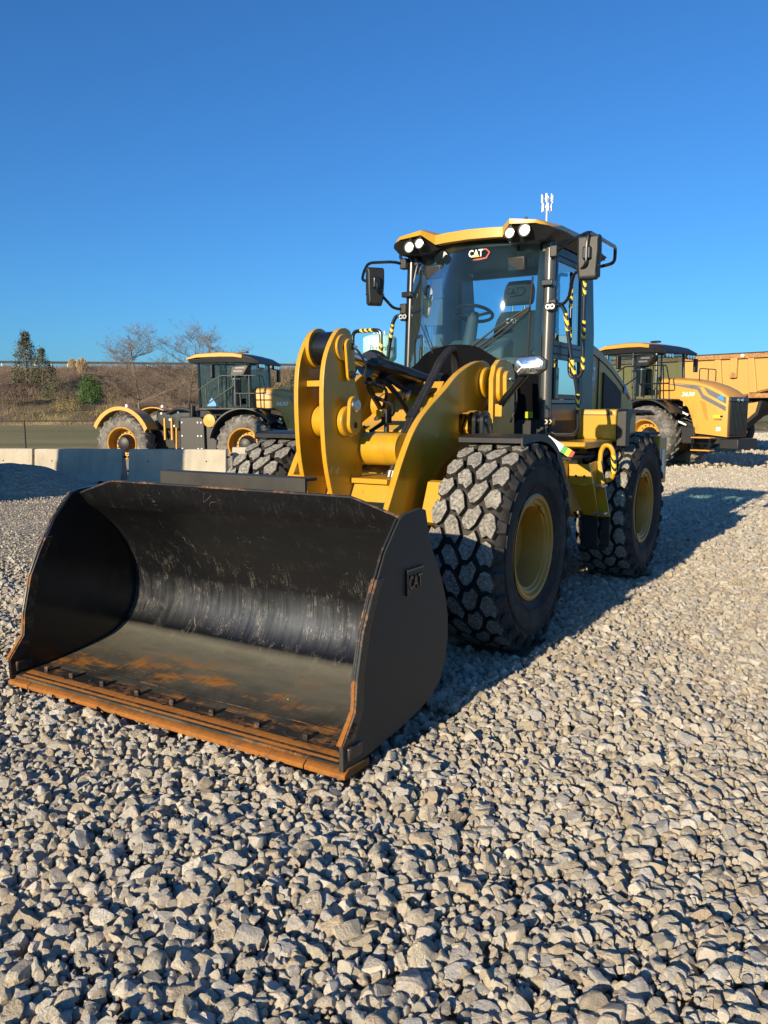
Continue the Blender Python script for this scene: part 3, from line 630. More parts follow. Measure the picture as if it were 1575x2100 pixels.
m = MB(); m.tube(spline([(.22,.09,1.95),(.05,.14,1.86),(-.12,.18,1.83),(-.3,.22,1.86),(-.45,.2,1.84)],6), .018, 8); m.build('cylinder_hose', M['hose'], tc)
for c_,z_ in (((.15,.03,1.925),(.09,.10,.07)),((-.25,.05,1.87),(.14,.12,.08))): MB().obox(c_,z_).build('port_block', M['darkgap'], tc, .008)
for a_,b_ in (((-.02,.12,1.79),(.02,.16,1.84)),((-.28,.16,1.83),(-.24,.2,1.87))): MB().cyl(a_,b_,.028,10).build('hose_fitting', M['steel'], tc)

# --- front frame and loader tower
ff = MB()
for s in (1,-1):
    ff.prism([(-.97,2.00),(-.90,2.09),(-.78,2.11),(-.66,2.10),(-.58,2.05),(-.535,1.95),(-.545,1.30),(.20,1.05),(.34,.92),(.42,.55),(-1.2,.55),(-1.25,.9),(-.98,1.30)], 'Y', *sorted((s*.575,s*.615)))
    ff.prism([(-.97,1.98),(-.90,2.05),(-.70,2.03),(-.62,1.93),(-.35,1.55),(-.10,1.20),(.10,.9),(.15,.6),(-1.2,.6),(-1.1,1.2)], 'Y', *sorted((s*.27,s*.31)))
front = ff.build('front_frame', M['yellow'], LD, .006, smooth=False)
for s in (1,-1):
    ya, yb = sorted((s*.616, s*.65)); m = MB(); m.prism(circ(-.66,1.965,.078,0,180,10)+circ(-.66,1.84,.078,180,360,10), 'Y', ya, yb); m.build('pin_doubler', M['yellow'], front, .004)
    ya, yb = sorted((s*.651, s*.685)); m = MB(); m.prism(circ(-.69,1.955,.058,0,180,10)+circ(-.69,1.82,.05,180,360,10), 'Y', ya, yb); m.build('pin_lock', M['yellow'], front, .004)
    m = MB(); m.cyl((-.70,s*.685,1.95),(-.70,s*.70,1.95),.018,10); m.build('grease_fitting', M['steel'], front)
    m = MB(); m.tube(spline([(-.70,s*.69,1.95),(-.74,s*.72,1.90),(-.76,s*.72,1.75),(-.74,s*.68,1.6)],5), .008, 6); m.build('grease_line', M['hose'], front)
    ya, yb = sorted((s*.31,s*.575)); m = MB(); m.prism([(-.36,1.64),(-.42,1.58),(-.52,1.56),(-.56,1.66),(-.60,1.60),(-.52,1.50),(-.36,1.48),(-.30,1.56)], 'Y', ya, yb); m.build('tower_gusset', M['yellow'], front, .006)
m = MB(); m.prism([(.14,1.55),(.16,1.50),(-.16,1.50),(-.36,1.78),(-.42,1.92),(-.38,1.93),(-.12,1.66)], 'Y', -.262, .262); m.build('tower_front_plate', M['yellow'], front, .005)
m = MB(); m.cyl((-.20,-.255,1.74),(-.20,-.12,1.74),.10,28); m.build('pin_housing', M['yellow'], front, .005)
for yy,xx in ((-.1,.06),(.12,.05),(-.18,.1)):
    m = MB(); m.cyl((xx,yy,1.56),(xx+.01,yy,1.578),.016,10); m.build('plate_hole', M['darkgap'], front)
m = MB(); m.box(-1.45,-.62,-.26,.26,.62,1.55); m.box(-.3,.28,-.25,.25,.55,1.25); m.build('frame_core', M['yellow'], front, .02)
for s in (1,-1):
    m = MB(); m.prism([(.33,1.21),(.385,1.20),(.50,.93),(.44,.90)], 'Y', *sorted((s*.54,s*.68))); m.build('front_frame_ear', M['yellow'], front, .004)
for xa in (0,-3.0):
    m = MB(); m.tube([(xa,-.75,.725),(xa,-.35,.725),(xa,-.22,.725),(xa,.22,.725),(xa,.35,.725),(xa,.75,.725)], [.15,.16,.27,.27,.16,.15], 20); m.build('axle', M['yellow'], LD)
# hydraulic hoses along the near arm
for yy, dx in ((.385,0.0),(.345,.02),(-.375,0)):
    m = MB(); m.tube(spline([(.95-dx,yy,.80),(.70-dx,yy,1.06),(.615-dx,yy,1.20),(.50-dx,yy,1.417),(.365-dx,yy,1.602),(.175-dx,yy,1.794),(0-dx,yy,1.958),(-.11-dx,yy,2.07),(-.28-dx,yy,2.17),(-.42-dx,yy*.9,2.15),(-.52,yy*.8,2.02),(-.6,yy*.8,1.8)],5), .020, 10); hs = m.build('arm_hose', M['hose'], LD)
    for (a,b) in (((.735-dx,yy,1.005),(.69-dx,yy,1.075)),((.60-dx,yy,1.23),(.58-dx,yy,1.275))): MB().cyl(a,b,.031,10).build('hose_coupling', M['steel'], hs)
    m = MB(); m.cyl((.33-dx,yy,1.64),(.28-dx,yy,1.69),.034,10); m.build('hose_clamp', M['blackplastic'], hs)
m = MB(); m.tube(spline([(.40,.10,1.80),(.30,.2,1.73),(.30,.15,1.63),(.45,.1,1.55)],5), .014, 6); m.tube(spline([(.55,.12,1.90),(.4,.2,1.85),(.3,.12,1.72)],5), .012, 6); m.build('sensor_wire', M['hose'], LD)
m = MB(); m.obox((.42,.22,1.66),(.07,.05,.10)); m.cyl((.42,.22,1.60),(.42,.22,1.50),.02,8); m.build('position_sensor', M['blackplastic'], LD, .006)
m = MB(); m.obox((.47,.20,1.68),(.05,.05,.05)); m.build('sensor_bracket', M['yellow'], LD, .004)

# --- headlamps on stalks
def headlamp(s):
    yc = s*.95; lp = part('headlamp', LD)
    oct_ = lambda k, x: [(x, yc+k*a*s, 2.035+k*b) for a,b in ((-.13,.035),(-.105,.068),(.075,.076),(.128,.035),(.124,-.028),(.055,-.072),(-.095,-.074),(-.133,-.03))]
    m = MB(); m.loft([oct_(.55,-.60), oct_(.95,-.52), oct_(1,-.46)] if s > 0 else [oct_(1,-.46), oct_(.95,-.52), oct_(.55,-.60)]); m.build('housing', M['blackplastic'], lp, .006)
    m = MB(); m.loft([oct_(.90,-.4585), oct_(.84,-.44), oct_(.60,-.43)] if s > 0 else [oct_(.60,-.43), oct_(.84,-.44), oct_(.90,-.4585)]); m.build('lens', M['lampmetal'], lp, 0)
    m = MB(); m.tube([(-.431,yc-s*.09,2.068),(-.426,yc-s*.055,2.035),(-.426,yc+s*.07,2.042),(-.431,yc+s*.10,2.06)], .008, 6); m.tube([(-.431,yc-s*.09,1.99),(-.426,yc-s*.055,2.02),(-.426,yc+s*.09,2.025)], .006, 6); m.build('light_bar', M['white'], lp)
    for q in (-.05,0,.045):
        m = MB(); m.cyl((-.432,yc+q,1.997),(-.424,yc+q,1.997),.018,12); m.build('reflector', M['blackplastic'], lp)
    m = MB(); m.tube(fillet([(-.60,s*.64,1.72),(-.55,s*.70,1.78),(-.52,s*.90,1.985)],.04), .028, 10); m.build('stalk', M['black'], lp)
    m = MB(); m.obox((-.585,s*.655,1.70),(.07,.06,.10)); m.build('bracket', M['yellow'], lp, .005)
headlamp(1); headlamp(-1)

# --- wheels
def tread_blocks(R, W, n, cols, depth, shoulder):
    m = MB(); pitch = 2*pi/n
    def P(r, a, y): return (r*cos(a), y, r*sin(a))
    def poly(pts, r0, r1, inset):
        c = (sum(p[0] for p in pts)/len(pts), sum(p[1] for p in pts)/len(pts)); k = len(pts)
        lo = [P(r0-abs(y)*.05, a, y) for a,y in pts]; top = [P(r1-(abs(c[1]+(y-c[1])*inset)/W)**2*.10*W, c[0]+(a-c[0])*inset, c[1]+(y-c[1])*inset) for a,y in pts]
        o = len(m.v); m.v += lo+top; m.f.append(tuple(o+k+i for i in range(k))); m.m.append(0)
        for i in range(k): m.f.append((o+i, o+(i+1)%k, o+k+(i+1)%k, o+k+i)); m.m.append(1)
    for i in range(n):
        for c_ in range(cols):
            w = W/cols; yc = (c_-(cols-1)/2)*w; a0 = (i+.5*(c_%2))*pitch; k_ = .82; h = pitch/2*k_
            v_ = h*.26*(1 if c_ % 2 else -1); raw = [(-h, -w/3*k_),(-h+v_, 0),(-h, w/3*k_),(0, w*2/3*k_),(h, w/3*k_),(h+v_, 0),(h, -w/3*k_),(0, -w*2/3*k_)]
            pts = []
            for (da, dy) in raw:
                y_ = max(-W*.492, min(W*.492, yc+dy)); pts.append((a0+da*(1+.10*sin(i*2.3+c_))+(.30*dy if c_ in (0,2) else -.30*dy)/R+.35*abs(y_), y_))
            poly(pts, R-depth, R, .965)
        for s in (-1,1):
            a0 = (i+.5*((cols-1)%2 if s > 0 else 0))*pitch+.35*W*.49; h = pitch*.30
            lo = [P(R-depth*1.2, a0-h, s*W*.485), P(R-depth*1.2, a0+h, s*W*.485), P(R-.13, a0+h*.8, s*(W/2+.012)), P(R-.13, a0-h*.8, s*(W/2+.012))]
            up = [P(R-.012-.02, a0-h*.8, s*W*.47), P(R-.012-.02, a0+h*.8, s*W*.47), P(R-.10, a0+h*.6, s*(W/2+.03)), P(R-.10, a0-h*.6, s*(W/2+.03))]
            o = len(m.v); m.v += lo+up; f = [(4,5,6,7),(0,1,5,4),(1,2,6,5),(2,3,7,6),(3,0,4,7)]
            m.f += [tuple(o+q for q in ff_) for ff_ in f]; m.m += [1]*5
    return m
def tyre_body(R, W, rim_r, depth, n=64):
    h = W/2; pr = [(rim_r,-h*.80),(rim_r+.05,-h*.93),(rim_r+(R-rim_r)*.45,-h*1.06),(rim_r+(R-rim_r)*.72,-h*1.02),(R-depth*1.5,-h*.94),(R-depth*.95,-h*.80),(R-depth*.85,0),(R-depth*.95,h*.80),(R-depth*1.5,h*.94),(rim_r+(R-rim_r)*.72,h*1.02),(rim_r+(R-rim_r)*.45,h*1.06),(rim_r+.05,h*.93),(rim_r,h*.80)]
    return MB().lathe(pr, n=n)
def rim_mesh(r, W, dish, s):
    h = W/2*.86
    pr = [(r+.012,s*h*1.0),(r+.03,s*h*1.06),(r+.012,s*h*1.10),(r-.005,s*h*1.08),(r-.012,s*h*1.0),(r-.028,s*h*1.02),(r-.04,s*h*.99),(r-.045,s*h*.92),(r-.06,s*h*.90),(r-.075,s*h*.60),(r-.085,s*(h-dish)),(r-.12,s*(h-dish-.02)),(.14,s*(h-dish-.03)),(.13,s*(h-dish+.02)),(.02,s*(h-dish+.02)),(.02,s*-.1),(r,s*-.1),(r,s*h*.9)]
    return MB().lathe(pr if s > 0 else pr[::-1], n=64)
wheel_mesh = {}
def loader_wheel(x, y):
    s = 1 if y > 0 else -1; w = part('wheel', LD, (x, y, .735), 0)
    R, W = .745, .50
    t = tyre_body(R, W, .352, .055).build('tyre', M['rubber'], w, ang=50)
    tb = tread_blocks(R, W, 25, 4, .06, .03).build('tread', [M['tread'], M['rubber']], w, .006, ang=30); tb.rotation_euler = (0, random.uniform(0,6), 0)
    rm = rim_mesh(.352, W, .19, s).build('rim', M['rimyellow'], w, ang=30)
    m = MB(); m.obox((.30*cos(2.2), s*.215, .30*sin(2.2)), (.10,.02,.02), Matrix.Rotation(-.6,3,'Y')); m.build('rim_driver', M['rimyellow'], w, .004)
    for rr in (.44,.58):
        q = MB(); q.lathe([(rr,s*.262),(rr+.006,s*.268),(rr+.012,s*.262)], n=64, closed=False); q.build('sidewall_ring', M['rubber'], w)
    return w
for (x, y) in ((0,.965),(0,-.965),(-3.0,.965),(-3.0,-.965)): loader_wheel(x, y)

# --- front fenders
for s in (1,-1):
    prof = [(.225,1.492),(.205,1.518),(.0,1.530),(-.16,1.528),(-.33,1.488),(-.51,1.385),(-.66,1.21),(-.76,1.01),(-.80,.85)]
    prf = [(p.x,p.z) for p in spline([(a,0,b) for a,b in prof],3)]
    inn = [(a-.012*0,b-.012) for a,b in prf]
    ya, yb = sorted((s*.70, s*1.17))
    m = MB(); m.shell([[(a,ya,b) for a,b in prf],[(a,yb,b) for a,b in prf]], [[(a,ya,b-.014) for a,b in prf],[(a,yb,b-.014) for a,b in prf]]); fd = m.build('front_fender', M['blackplastic'], LD, 0, ang=30)
    m = MB(); yo = s*1.203; dn = [(a*.985-.0,b-.055) for a,b in prf]
    y0_, y1_ = sorted((s*1.1705, s*1.185)); m.shell([[(a,y0_,b+.004) for a,b in prf],[(a,y1_,b+.004) for a,b in prf]], [[(a+ (.05 if i > 14 else 0),y0_,b-.05) for i,(a,b) in enumerate(prf)],[(a+(.05 if i > 14 else 0),y1_,b-.05) for i,(a,b) in enumerate(prf)]]); m.build('fender_rim', M['blackplastic'], fd, .003)

# --- rear frame, platform, steps
m = MB(); m.box(-4.25,-1.55,-.40,.40,.62,1.40); m.box(-4.55,-4.2,-1.05,1.05,.85,1.40); rf = m.build('rear_frame', M['yellow'], LD, .02)
m = MB(); m.box(-4.4,-2.9,-.99,-.45,1.42,1.45); m.box(-4.4,-2.9,.45,.99,1.42,1.45); m.build('rear_deck', M['darkgap'], LD)
for s in (1,-1):
    ya, yb = sorted((s*.66, s*1.085))
    m = MB(); m.prism([(-2.30,1.425),(-2.29,1.64),(-2.31,1.708),(-3.0,1.708),(-3.0,1.38),(-2.36,1.40)], 'Y', ya, yb); pf = m.build('side_platform', M['yellow'], LD, .012)
    m = MB(); m.box(-2.286,-2.283,ya+.02,yb-.02,1.655,1.660); m.build('panel_joint', M['darkgap'], pf)
    m = MB(); m.cyl((-2.29,s*1.03,1.675),(-2.284,s*1.03,1.675),.02,12); m.build('panel_bolt', M['darkgap'], pf)
    m = MB(); m.prism([(-2.33,1.40),(-2.31,1.425),(-1.52,1.425),(-1.50,1.39),(-1.54,1.365),(-2.33,1.365)], 'Y', *sorted((s*.60,s*1.05))); m.build('side_sill', M['yellow'], LD, .01)
    m = MB(); m.obox((-2.31,s*.76,1.60),(.03,.05,.06)); m.build('white_tag', M['white'], pf)
    ya, yb = sorted((s*1.087, s*1.185))
    m = MB(); m.prism([(-2.31,1.36),(-2.30,1.69),(-2.34,1.712),(-3.20,1.70),(-3.38,1.665),(-3.38,1.645),(-3.2,1.675),(-2.52,1.68),(-2.44,1.6),(-2.42,1.36)], 'Y', ya, yb); m.build('rear_fender', M['blackplastic'], LD, .015)
    m = MB(); m.prism([(-3.001,1.695),(-3.20,1.695),(-3.38,1.66),(-3.38,1.64),(-3.2,1.67),(-3.001,1.67)], 'Y', *sorted((s*.66,s*1.085))); m.build('fender_top', M['blackplastic'], LD, .01)
    # access steps in front of the rear wheel
    st = part('access_step', LD)
    def quad(name, X0, pts, th, mat):
        q = MB(); n_ = len(pts); q.v = [(X0+ (p[2] if len(p) > 2 else 0), s*p[0], p[1]) for p in pts]+[(X0-th+(p[2] if len(p) > 2 else 0), s*p[0], p[1]) for p in pts]
        q.f = [tuple(range(n_)), tuple(range(2*n_-1,n_-1,-1))]+[(i,n_+i,n_+(i+1)%n_,(i+1)%n_) for i in range(n_)]; q.f = q.f if s < 0 else [f[::-1] for f in q.f]; q.m = [0]*len(q.f); return q.build(name, mat, st, .004)
    quad('front_plate', -1.52, [(.84,1.262),(.913,1.232),(1.088,1.234),(1.128,1.062),(.927,1.054),(.85,1.10)], .03, M['yellow'])
    quad('lower_plate', -1.525, [(.927,1.052),(1.128,1.060),(1.127,.756,-.20),(.98,.768,-.20)], .02, M['yellow'])
    m = MB(); m.prism([(-1.555,1.235),(-1.775,1.25),(-1.775,.77),(-1.73,.77),(-1.555,1.06)], 'Y', *sorted((s*1.06,s*1.08))); m.build('step_side', M['yellow'], st, .005)
    m = MB(); m.prism([(-1.28,1.258),(-1.62,1.275),(-1.74,1.27),(-1.98,.78),(-1.60,.79),(-1.285,1.09)], 'Y', *sorted((s*.88,s*.905))); m.build('step_side', M['yellow'], st, .005)
    quad('back_plate', -1.78, [(1.0,1.225),(1.11,1.255),(1.206,.755),(1.12,.748)], .02, M['yellow'])
    for zz_, xx_ in ((1.05,-1.66),(.80,-1.76)):
        m = MB(); m.box(xx_-.08,xx_+.08,*sorted((s*1.082,s*1.19)),zz_-.02,zz_); m.build('tread_plate', M['steel'], st, .004)
    for (a0,y0_,y1_) in ((-1.74,.957,1.112),(-1.81,1.118,1.20)):
        m = MB(); m.box(a0-.012,a0,*sorted((s*y0_,s*y1_)),.47,.80); m.build('rubber_flap', M['blackplastic'], st, .003)
    m = MB(); m.box(-1.80,-1.752,*sorted((s*1.0,s*1.19)),.45,.48); m.build('bottom_step', M['darkgap'], st, .006)
    for (a,b) in ((.895,1.215),(.90,1.12),(.975,1.13),(1.05,1.13)):
        m = MB(); m.cyl((-1.522,s*a,b),(-1.513,s*a,b),.012,10); m.build('step_bolt', M['black'], st)
    m = MB(); m.tube(fillet([(-1.82,s*1.09,1.18),(-1.85,s*1.086,1.33),(-1.85,s*1.115,1.388),(-1.85,s*1.165,1.388),(-1.85,s*1.196,1.34),(-1.85,s*1.21,1.187),(-1.85,s*1.197,1.10),(-1.85,s*1.165,1.075),(-1.81,s*1.14,1.075)],.05), .021, 10); gr = m.build('step_grab_rail', M['yellow'], st)
    m = MB(); m.tube([(-1.85,s*1.2,1.30),(-1.85,s*1.21,1.187),(-1.85,s*1.204,1.14)], .024, 10); m.build('hazard_tape', M['tape'], gr)
    # load chart strip behind the fender
    P0, P1 = Vector((-.85,s*.95,1.475)), Vector((-.85,s*1.17,1.345)); dn = Vector((0,s*-.5,-.86))*.03
    for (t0,t1,mt) in ((0,.58,'white'),(.58,.75,'green'),(.75,.88,'decalyellow'),(.88,1,'red')):
        a0, a1 = P0.lerp(P1,t0), P0.lerp(P1,t1); q = MB(); of = Vector((-.012,0,0)); vs = [a0-dn,a1-dn,a1+dn,a0+dn]; q.add(vs+[v+of for v in vs], [(0,1,2,3),(7,6,5,4),(0,4,5,1),(1,5,6,2),(2,6,7,3),(3,7,4,0)]); q.build('load_chart_strip', M[mt], LD, 0)
    m = MB(); m.box(-4.40,-4.30,*sorted((s*1.051,s*1.06)),.95,1.25); m.build('rear_plate', M['white'], LD)

# --- engine hood
def hood_ring(x, zt, w, zb, r):
    pts = [(x,w,zb),(x,w,zt-r)]
    for k_ in range(1,8): a = radians(90*k_/8); pts.append((x, w-r+r*cos(a), zt-r+r*sin(a)))
    pts += [(x,w-r,zt),(x,0,zt+.02),(x,-w+r,zt)]
    for k_ in range(1,8): a = radians(90+90*k_/8); pts.append((x, -w+r+r*cos(a), zt-r+r*sin(a)))
    pts += [(x,-w,zt-r),(x,-w,zb)]; return pts
prof = [(-2.66,2.44),(-2.8,2.44),(-3.0,2.425),(-3.25,2.385),(-3.5,2.325),(-3.75,2.25),(-4.0,2.155),(-4.2,2.07),(-4.36,1.98),(-4.45,1.84),(-4.48,1.705)]
m = MB(); m.loft([hood_ring(x, z, .655+.01*sin((x+2.7)*1.5), 1.702, min(.16,(z-1.69)*.5)) for x,z in prof]); hood = m.build('engine_hood', M['hoodyellow'], LD, 0, ang=30)
for s in (1,-1):
    def seam(pts, r=.007): q = MB(); q.tube(pts, r, 6); q.build('panel_seam', M['darkgap'], hood)
    seam([(x, s*(.657+.01*sin((x+2.7)*1.5)), z-.17) for x,z in ((-2.68,2.45),(-2.9,2.435),(-3.1,2.40),(-3.35,2.35),(-3.6,2.285),(-3.9,2.185),(-4.15,2.08),(-4.3,2.0))])
    seam([(-3.08,s*.659,2.24),(-3.08,s*.657,1.71)])
    y0_, y1_ = sorted((s*.650, s*.668))
    m = MB(); m.prism([(-3.25,1.72),(-3.25,2.10),(-3.70,1.98),(-3.92,1.90),(-3.92,1.72)], 'Y', y0_, y1_); m.build('air_inlet', M['darkgap'], hood, .004)
    m = MB(); m.prism([(-2.78,1.93),(-2.78,2.22),(-2.93,2.22),(-3.0,2.08),(-2.94,1.90),(-2.84,1.88)], 'Y', *sorted((s*.6645,s*.667))); m.build('red_hexagon_decal', M['red'], hood)
    m = MB(); m.prism([(-2.76,1.945),(-2.76,2.20),(-2.915,2.20),(-2.98,2.08),(-2.925,1.925),(-2.84,1.90)], 'Y', *sorted((s*.6672,s*.6685))); m.build('grey_decal', M['decalgrey'], hood)
    text('hood_letters', 'CAT', M['white'], hood, (-2.83,s*.669,2.06), facing((-s,0,0),(0,0,1)), .19, .001, 0, .55, .004)
    m = MB(); m.prism([(-4.05,1.90),(-4.05,2.0),(-4.13,1.97),(-4.13,1.88)], 'Y', *sorted((s*.659,s*.664))); m.build('blue_sticker', M['blue'], hood)
# ------------------------------------------------------------------ operator cab
cab = part('cab', LD); GLASSR = 1.7
def fx(y, z): return -1.405 + (sqrt(GLASSR**2-y*y)-sqrt(GLASSR**2-.66**2)) - (z-2.0)*.075 - .12*((z-2.55)**2)     # curved, slightly raked windscreen
def dome_row(z, n=21, w=.655, off=0): return [(fx(y,z)+off, y, z) for y in np.linspace(-w, w, n)]
zs = [1.62,1.8,1.95,2.1,2.25,2.4,2.55,2.7,2.85,3.0,3.13,3.2]
m = MB(); m.grid([dome_row(z) for z in zs], flip=True); m.build('windscreen', M['glass'], cab, 0, ang=180)
# black lower cowl rising in an arch behind the glass
arch = [(-.64,2.10),(-.56,2.14),(-.47,2.21),(-.36,2.255),(-.2,2.285),(-.05,2.288),(.1,2.265),(.22,2.20),(.33,2.135),(.45,2.10),(.64,2.085)]
av = spline([(a,b,0) for a,b in arch],3)
m = MB(); zr = lambda p: [1.45+(p.y-1.45)*k/6 for k in range(7)]
m.shell([[(fx(p.x,z)+.010, p.x, z) for z in zr(p)] for p in av], [[(fx(p.x,z)+.003, p.x, z) for z in zr(p)] for p in av]); m.build('lower_cowl', M['cowl'], cab, 0, ang=60)
# dark edge bands printed on the glass
for s in (1,-1):
    m = MB(); ys = np.linspace(s*.60, s*.656, 4); m.shell([[(fx(y,z)-.006,y,z) for y in ys] for z in zs], [[(fx(y,z)-.016,y,z) for y in ys] for z in zs]); m.build('glass_border', M['black'], cab, 0, ang=60)
m = MB(); m.shell([dome_row(3.14,21,.6,-.006), dome_row(3.20,21,.6,-.006)], [dome_row(3.14,21,.6,-.016), dome_row(3.20,21,.6,-.016)]); m.build('glass_border', M['black'], cab, 0, ang=60)
# posts
for s in (1,-1):
    m = MB(); m.tube([(-1.475,s*.695,1.45),(-1.475,s*.695,2.1),(-1.53,s*.69,3.14)], .047, 20); m.build('front_post', M['pillar'] if s > 0 else M['black'], cab)
    m = MB(); m.tube([(-1.54,s*.705,1.45),(-1.54,s*.705,2.1),(-1.595,s*.70,3.14)], .022, 8); m.build('door_seal', M['black'], cab)
    m = MB(); m.prism([(-2.42,1.45),(-2.40,2.0),(-2.38,3.12),(-2.68,3.12),(-2.78,2.45),(-2.78,1.45)], 'Y', *sorted((s*.60,s*.70))); m.build('rear_post', M['grey'], cab, .02)
    m = MB(); m.box(-2.62,-1.50,*sorted((s*.62,s*.70)),3.06,3.14); m.build('side_rail', M['grey'], cab, .01)
    m = MB(); m.box(-2.42,-1.52,*sorted((s*.66,s*.712)),1.45,1.76); m.build('lower_panel', M['grey'], cab, .01)
    # door: two framed panes
    dr = part('door', cab)
    y0_, y1_ = sorted((s*.675, s*.705))
    for (z0,z1,xr) in ((2.27,3.055,-2.36),(1.80,2.20,-2.38)):
        dx = lambda z: -1.59-(z-2.0)*.05
        o4 = [(dx(z0)-.0,z0),(dx(z1),z1),(xr,z1),(xr-.02,z0)]; i4 = [(dx(z0)-.05,z0+.045),(dx(z1)-.05,z1-.045),(xr+.05,z1-.045),(xr+.03,z0+.045)]
        fm = MB(); n0 = len(fm.v)
        for y in (y0_, y1_):
            fm.v += [(a,y,b) for a,b in o4]+[(a,y,b) for a,b in i4]
        for i in range(4):
            j = (i+1)%4
            for f in ((i,j,4+j,4+i),(8+j,8+i,12+i,12+j),(j,i,8+i,8+j),(4+i,4+j,12+j,12+i)): fm.f.append(f); fm.m.append(0)
        fm.build('door_frame', M['grey'], dr, .006)
        g = MB(); yc = s*.69; g.add([(a,yc,b) for a,b in i4],[(0,1,2,3)]); g.build('door_pane', M['glass'] if z0 > 2 else M['glassdark'], dr, 0, smooth=False)
    m = MB(); m.box(-2.40,-1.575,y0_,y1_,2.202,2.268); m.build('door_rail', M['grey'], dr, .006)
    m = MB(); m.prism([(-1.60,1.80),(-1.60,2.08),(-1.70,2.08),(-1.69,1.80)], 'Y', *sorted((s*.706,s*.735))); m.build('door_handle', M['pillar'], dr, .012)
    m = MB(); m.box(-2.38,-1.585,y0_,y1_,1.765,1.797); m.build('door_sill', M['black'], dr, .004)
    for zz_ in (2.585,1.60):
        m = MB(); m.obox((-1.475,s*.735,zz_),(.10,.07,.075)); br = m.build('post_clamp', M['black'], cab, .01)
        for dxx in (-.02,.02):
            q = MB(); q.lathe([(.012,-.002),(.022,-.002),(.022,.004),(.012,.004)], (-1.423,s*.735+dxx,zz_), 'X', 14); q.build('clamp_bolt', M['steel'], br)
    m = MB(); m.obox((-1.475,s*.70,2.79),(.11,.10,.05)); m.build('post_clip', M['black'], cab, .006)
# cab floor, rear wall, rear window
m = MB(); m.box(-2.70,-1.56,-.64,.64,1.40,1.60); m.build('cab_floor', M['darkgap'], cab, .01)
m = MB(); m.box(-2.74,-2.70,-.60,.60,1.60,2.42); m.build('rear_wall', M['interior'], cab)
m = MB(); m.box(-2.72,-2.69,-.60,.60,2.42,2.46); m.box(-2.70,-2.66,-.60,.60,3.07,3.14); m.build('rear_window_frame', M['grey'], cab)
m = MB(); m.add([(-2.705,-.60,2.46),(-2.705,.60,2.46),(-2.69,.60,3.07),(-2.69,-.60,3.07)],[(0,1,2,3)]); m.build('rear_window', M['glass'], cab, 0, smooth=False)
# roof: yellow cap over a black underside
def roofz(y): a = abs(y); return 3.335-.0*a if a > .45 else 3.30
yy_ = [-.76,-.72,-.66,-.43,-.33,-.22,0,.22,.33,0.43,.66,.72,.76]
zt  = [3.235,3.262,3.282,3.312,3.272,3.278,3.284,3.278,3.272,3.312,3.282,3.262,3.235]
xf  = [-1.34,-1.28,-1.24,-1.22,-1.31,-1.30,-1.295,-1.30,-1.31,-1.22,-1.24,-1.28,-1.34]
zl  = [3.215,3.238,3.255,3.270,3.19,3.195,3.20,3.195,3.19,3.270,3.255,3.238,3.215]
rings = []
top = []; bot = []
for i, y in enumerate(yy_):
    arch_ = .035*(1-(y/.8)**2)
    top.append([(xf[i],y,zt[i]),(xf[i]-.12,y,zt[i]+.02),(-1.6,y,3.30+arch_*.8-.02*abs(y)),(-2.1,y,3.31+arch_-.02*abs(y)),(-2.6,y,3.29+arch_*.6-.03*abs(y)),(-2.86,y,3.21)])
    bot.append([(xf[i],y,zl[i]),(xf[i]-.12,y,zl[i]+.004),(-1.6,y,3.235),(-2.1,y,3.24),(-2.6,y,3.23),(-2.86,y,3.18)])
m = MB(); m.shell(top, bot); m.build('roof_cap', M['yellow'], cab, 0, ang=40)
m = MB(); 
fu = [xf[i]-.012 if abs(y) > .42 else -1.40 for i,y in enumerate(yy_)]; fl = [-1.34 if abs(y) > .42 else -1.43 for y in yy_]
u0 = [[(fu[i],y*1.045,min(zl[i],3.25)-.004),(-1.62,y*1.045,3.232),(-2.80,y*1.045,3.20)] for i,y in enumerate(yy_)]; u1 = [[(fl[i],y*.94,3.135 if abs(y) > .42 else 3.185),(-1.62,y*.94,3.145),(-2.76,y*.94,3.13)] for i,y in enumerate(yy_)]
m.shell(u0, u1); m.build('roof_underside', M['blackplastic'], cab, 0, ang=40)
for s in (1,-1):      # grab rail along the roof edge
    m = MB(); m.tube(fillet([(-1.50,s*.76,3.11),(-1.62,s*.88,3.17),(-1.75,s*.95,3.24),(-2.55,s*.95,3.24),(-2.70,s*.90,3.12),(-2.72,s*.74,3.10)],.06), .017, 8); m.build('roof_rail', M['black'], cab)
def work_lamp(x, y, z, r):
    lp = MB(); lp.lathe([(.01,-.055),(r*.7,-.055),(r*1.12,-.01),(r*1.12,.012),(r*.96,.012),(r*.96,.0),(.01,.0)], (x,y,z), 'X', 28); b = lp.build('work_lamp', M['blackplastic'], cab)
    q = MB(); q.lathe([(.002,.009),(r*.5,.008),(r*.93,.003),(r*.93,.001),(.002,.001)], (x,y,z), 'X', 28); q.build('lens', M['lampglass'], b)
    q = MB(); q.box(x-.03,x-.01,y-.012,y+.012,z+r,z+r+.06); q.build('bracket', M['black'], b)
work_lamp(-1.235,-.555,3.178,.048); work_lamp(-1.225,-.445,3.198,.043); work_lamp(-1.225,.435,3.195,.044); work_lamp(-1.235,.565,3.205,.05)
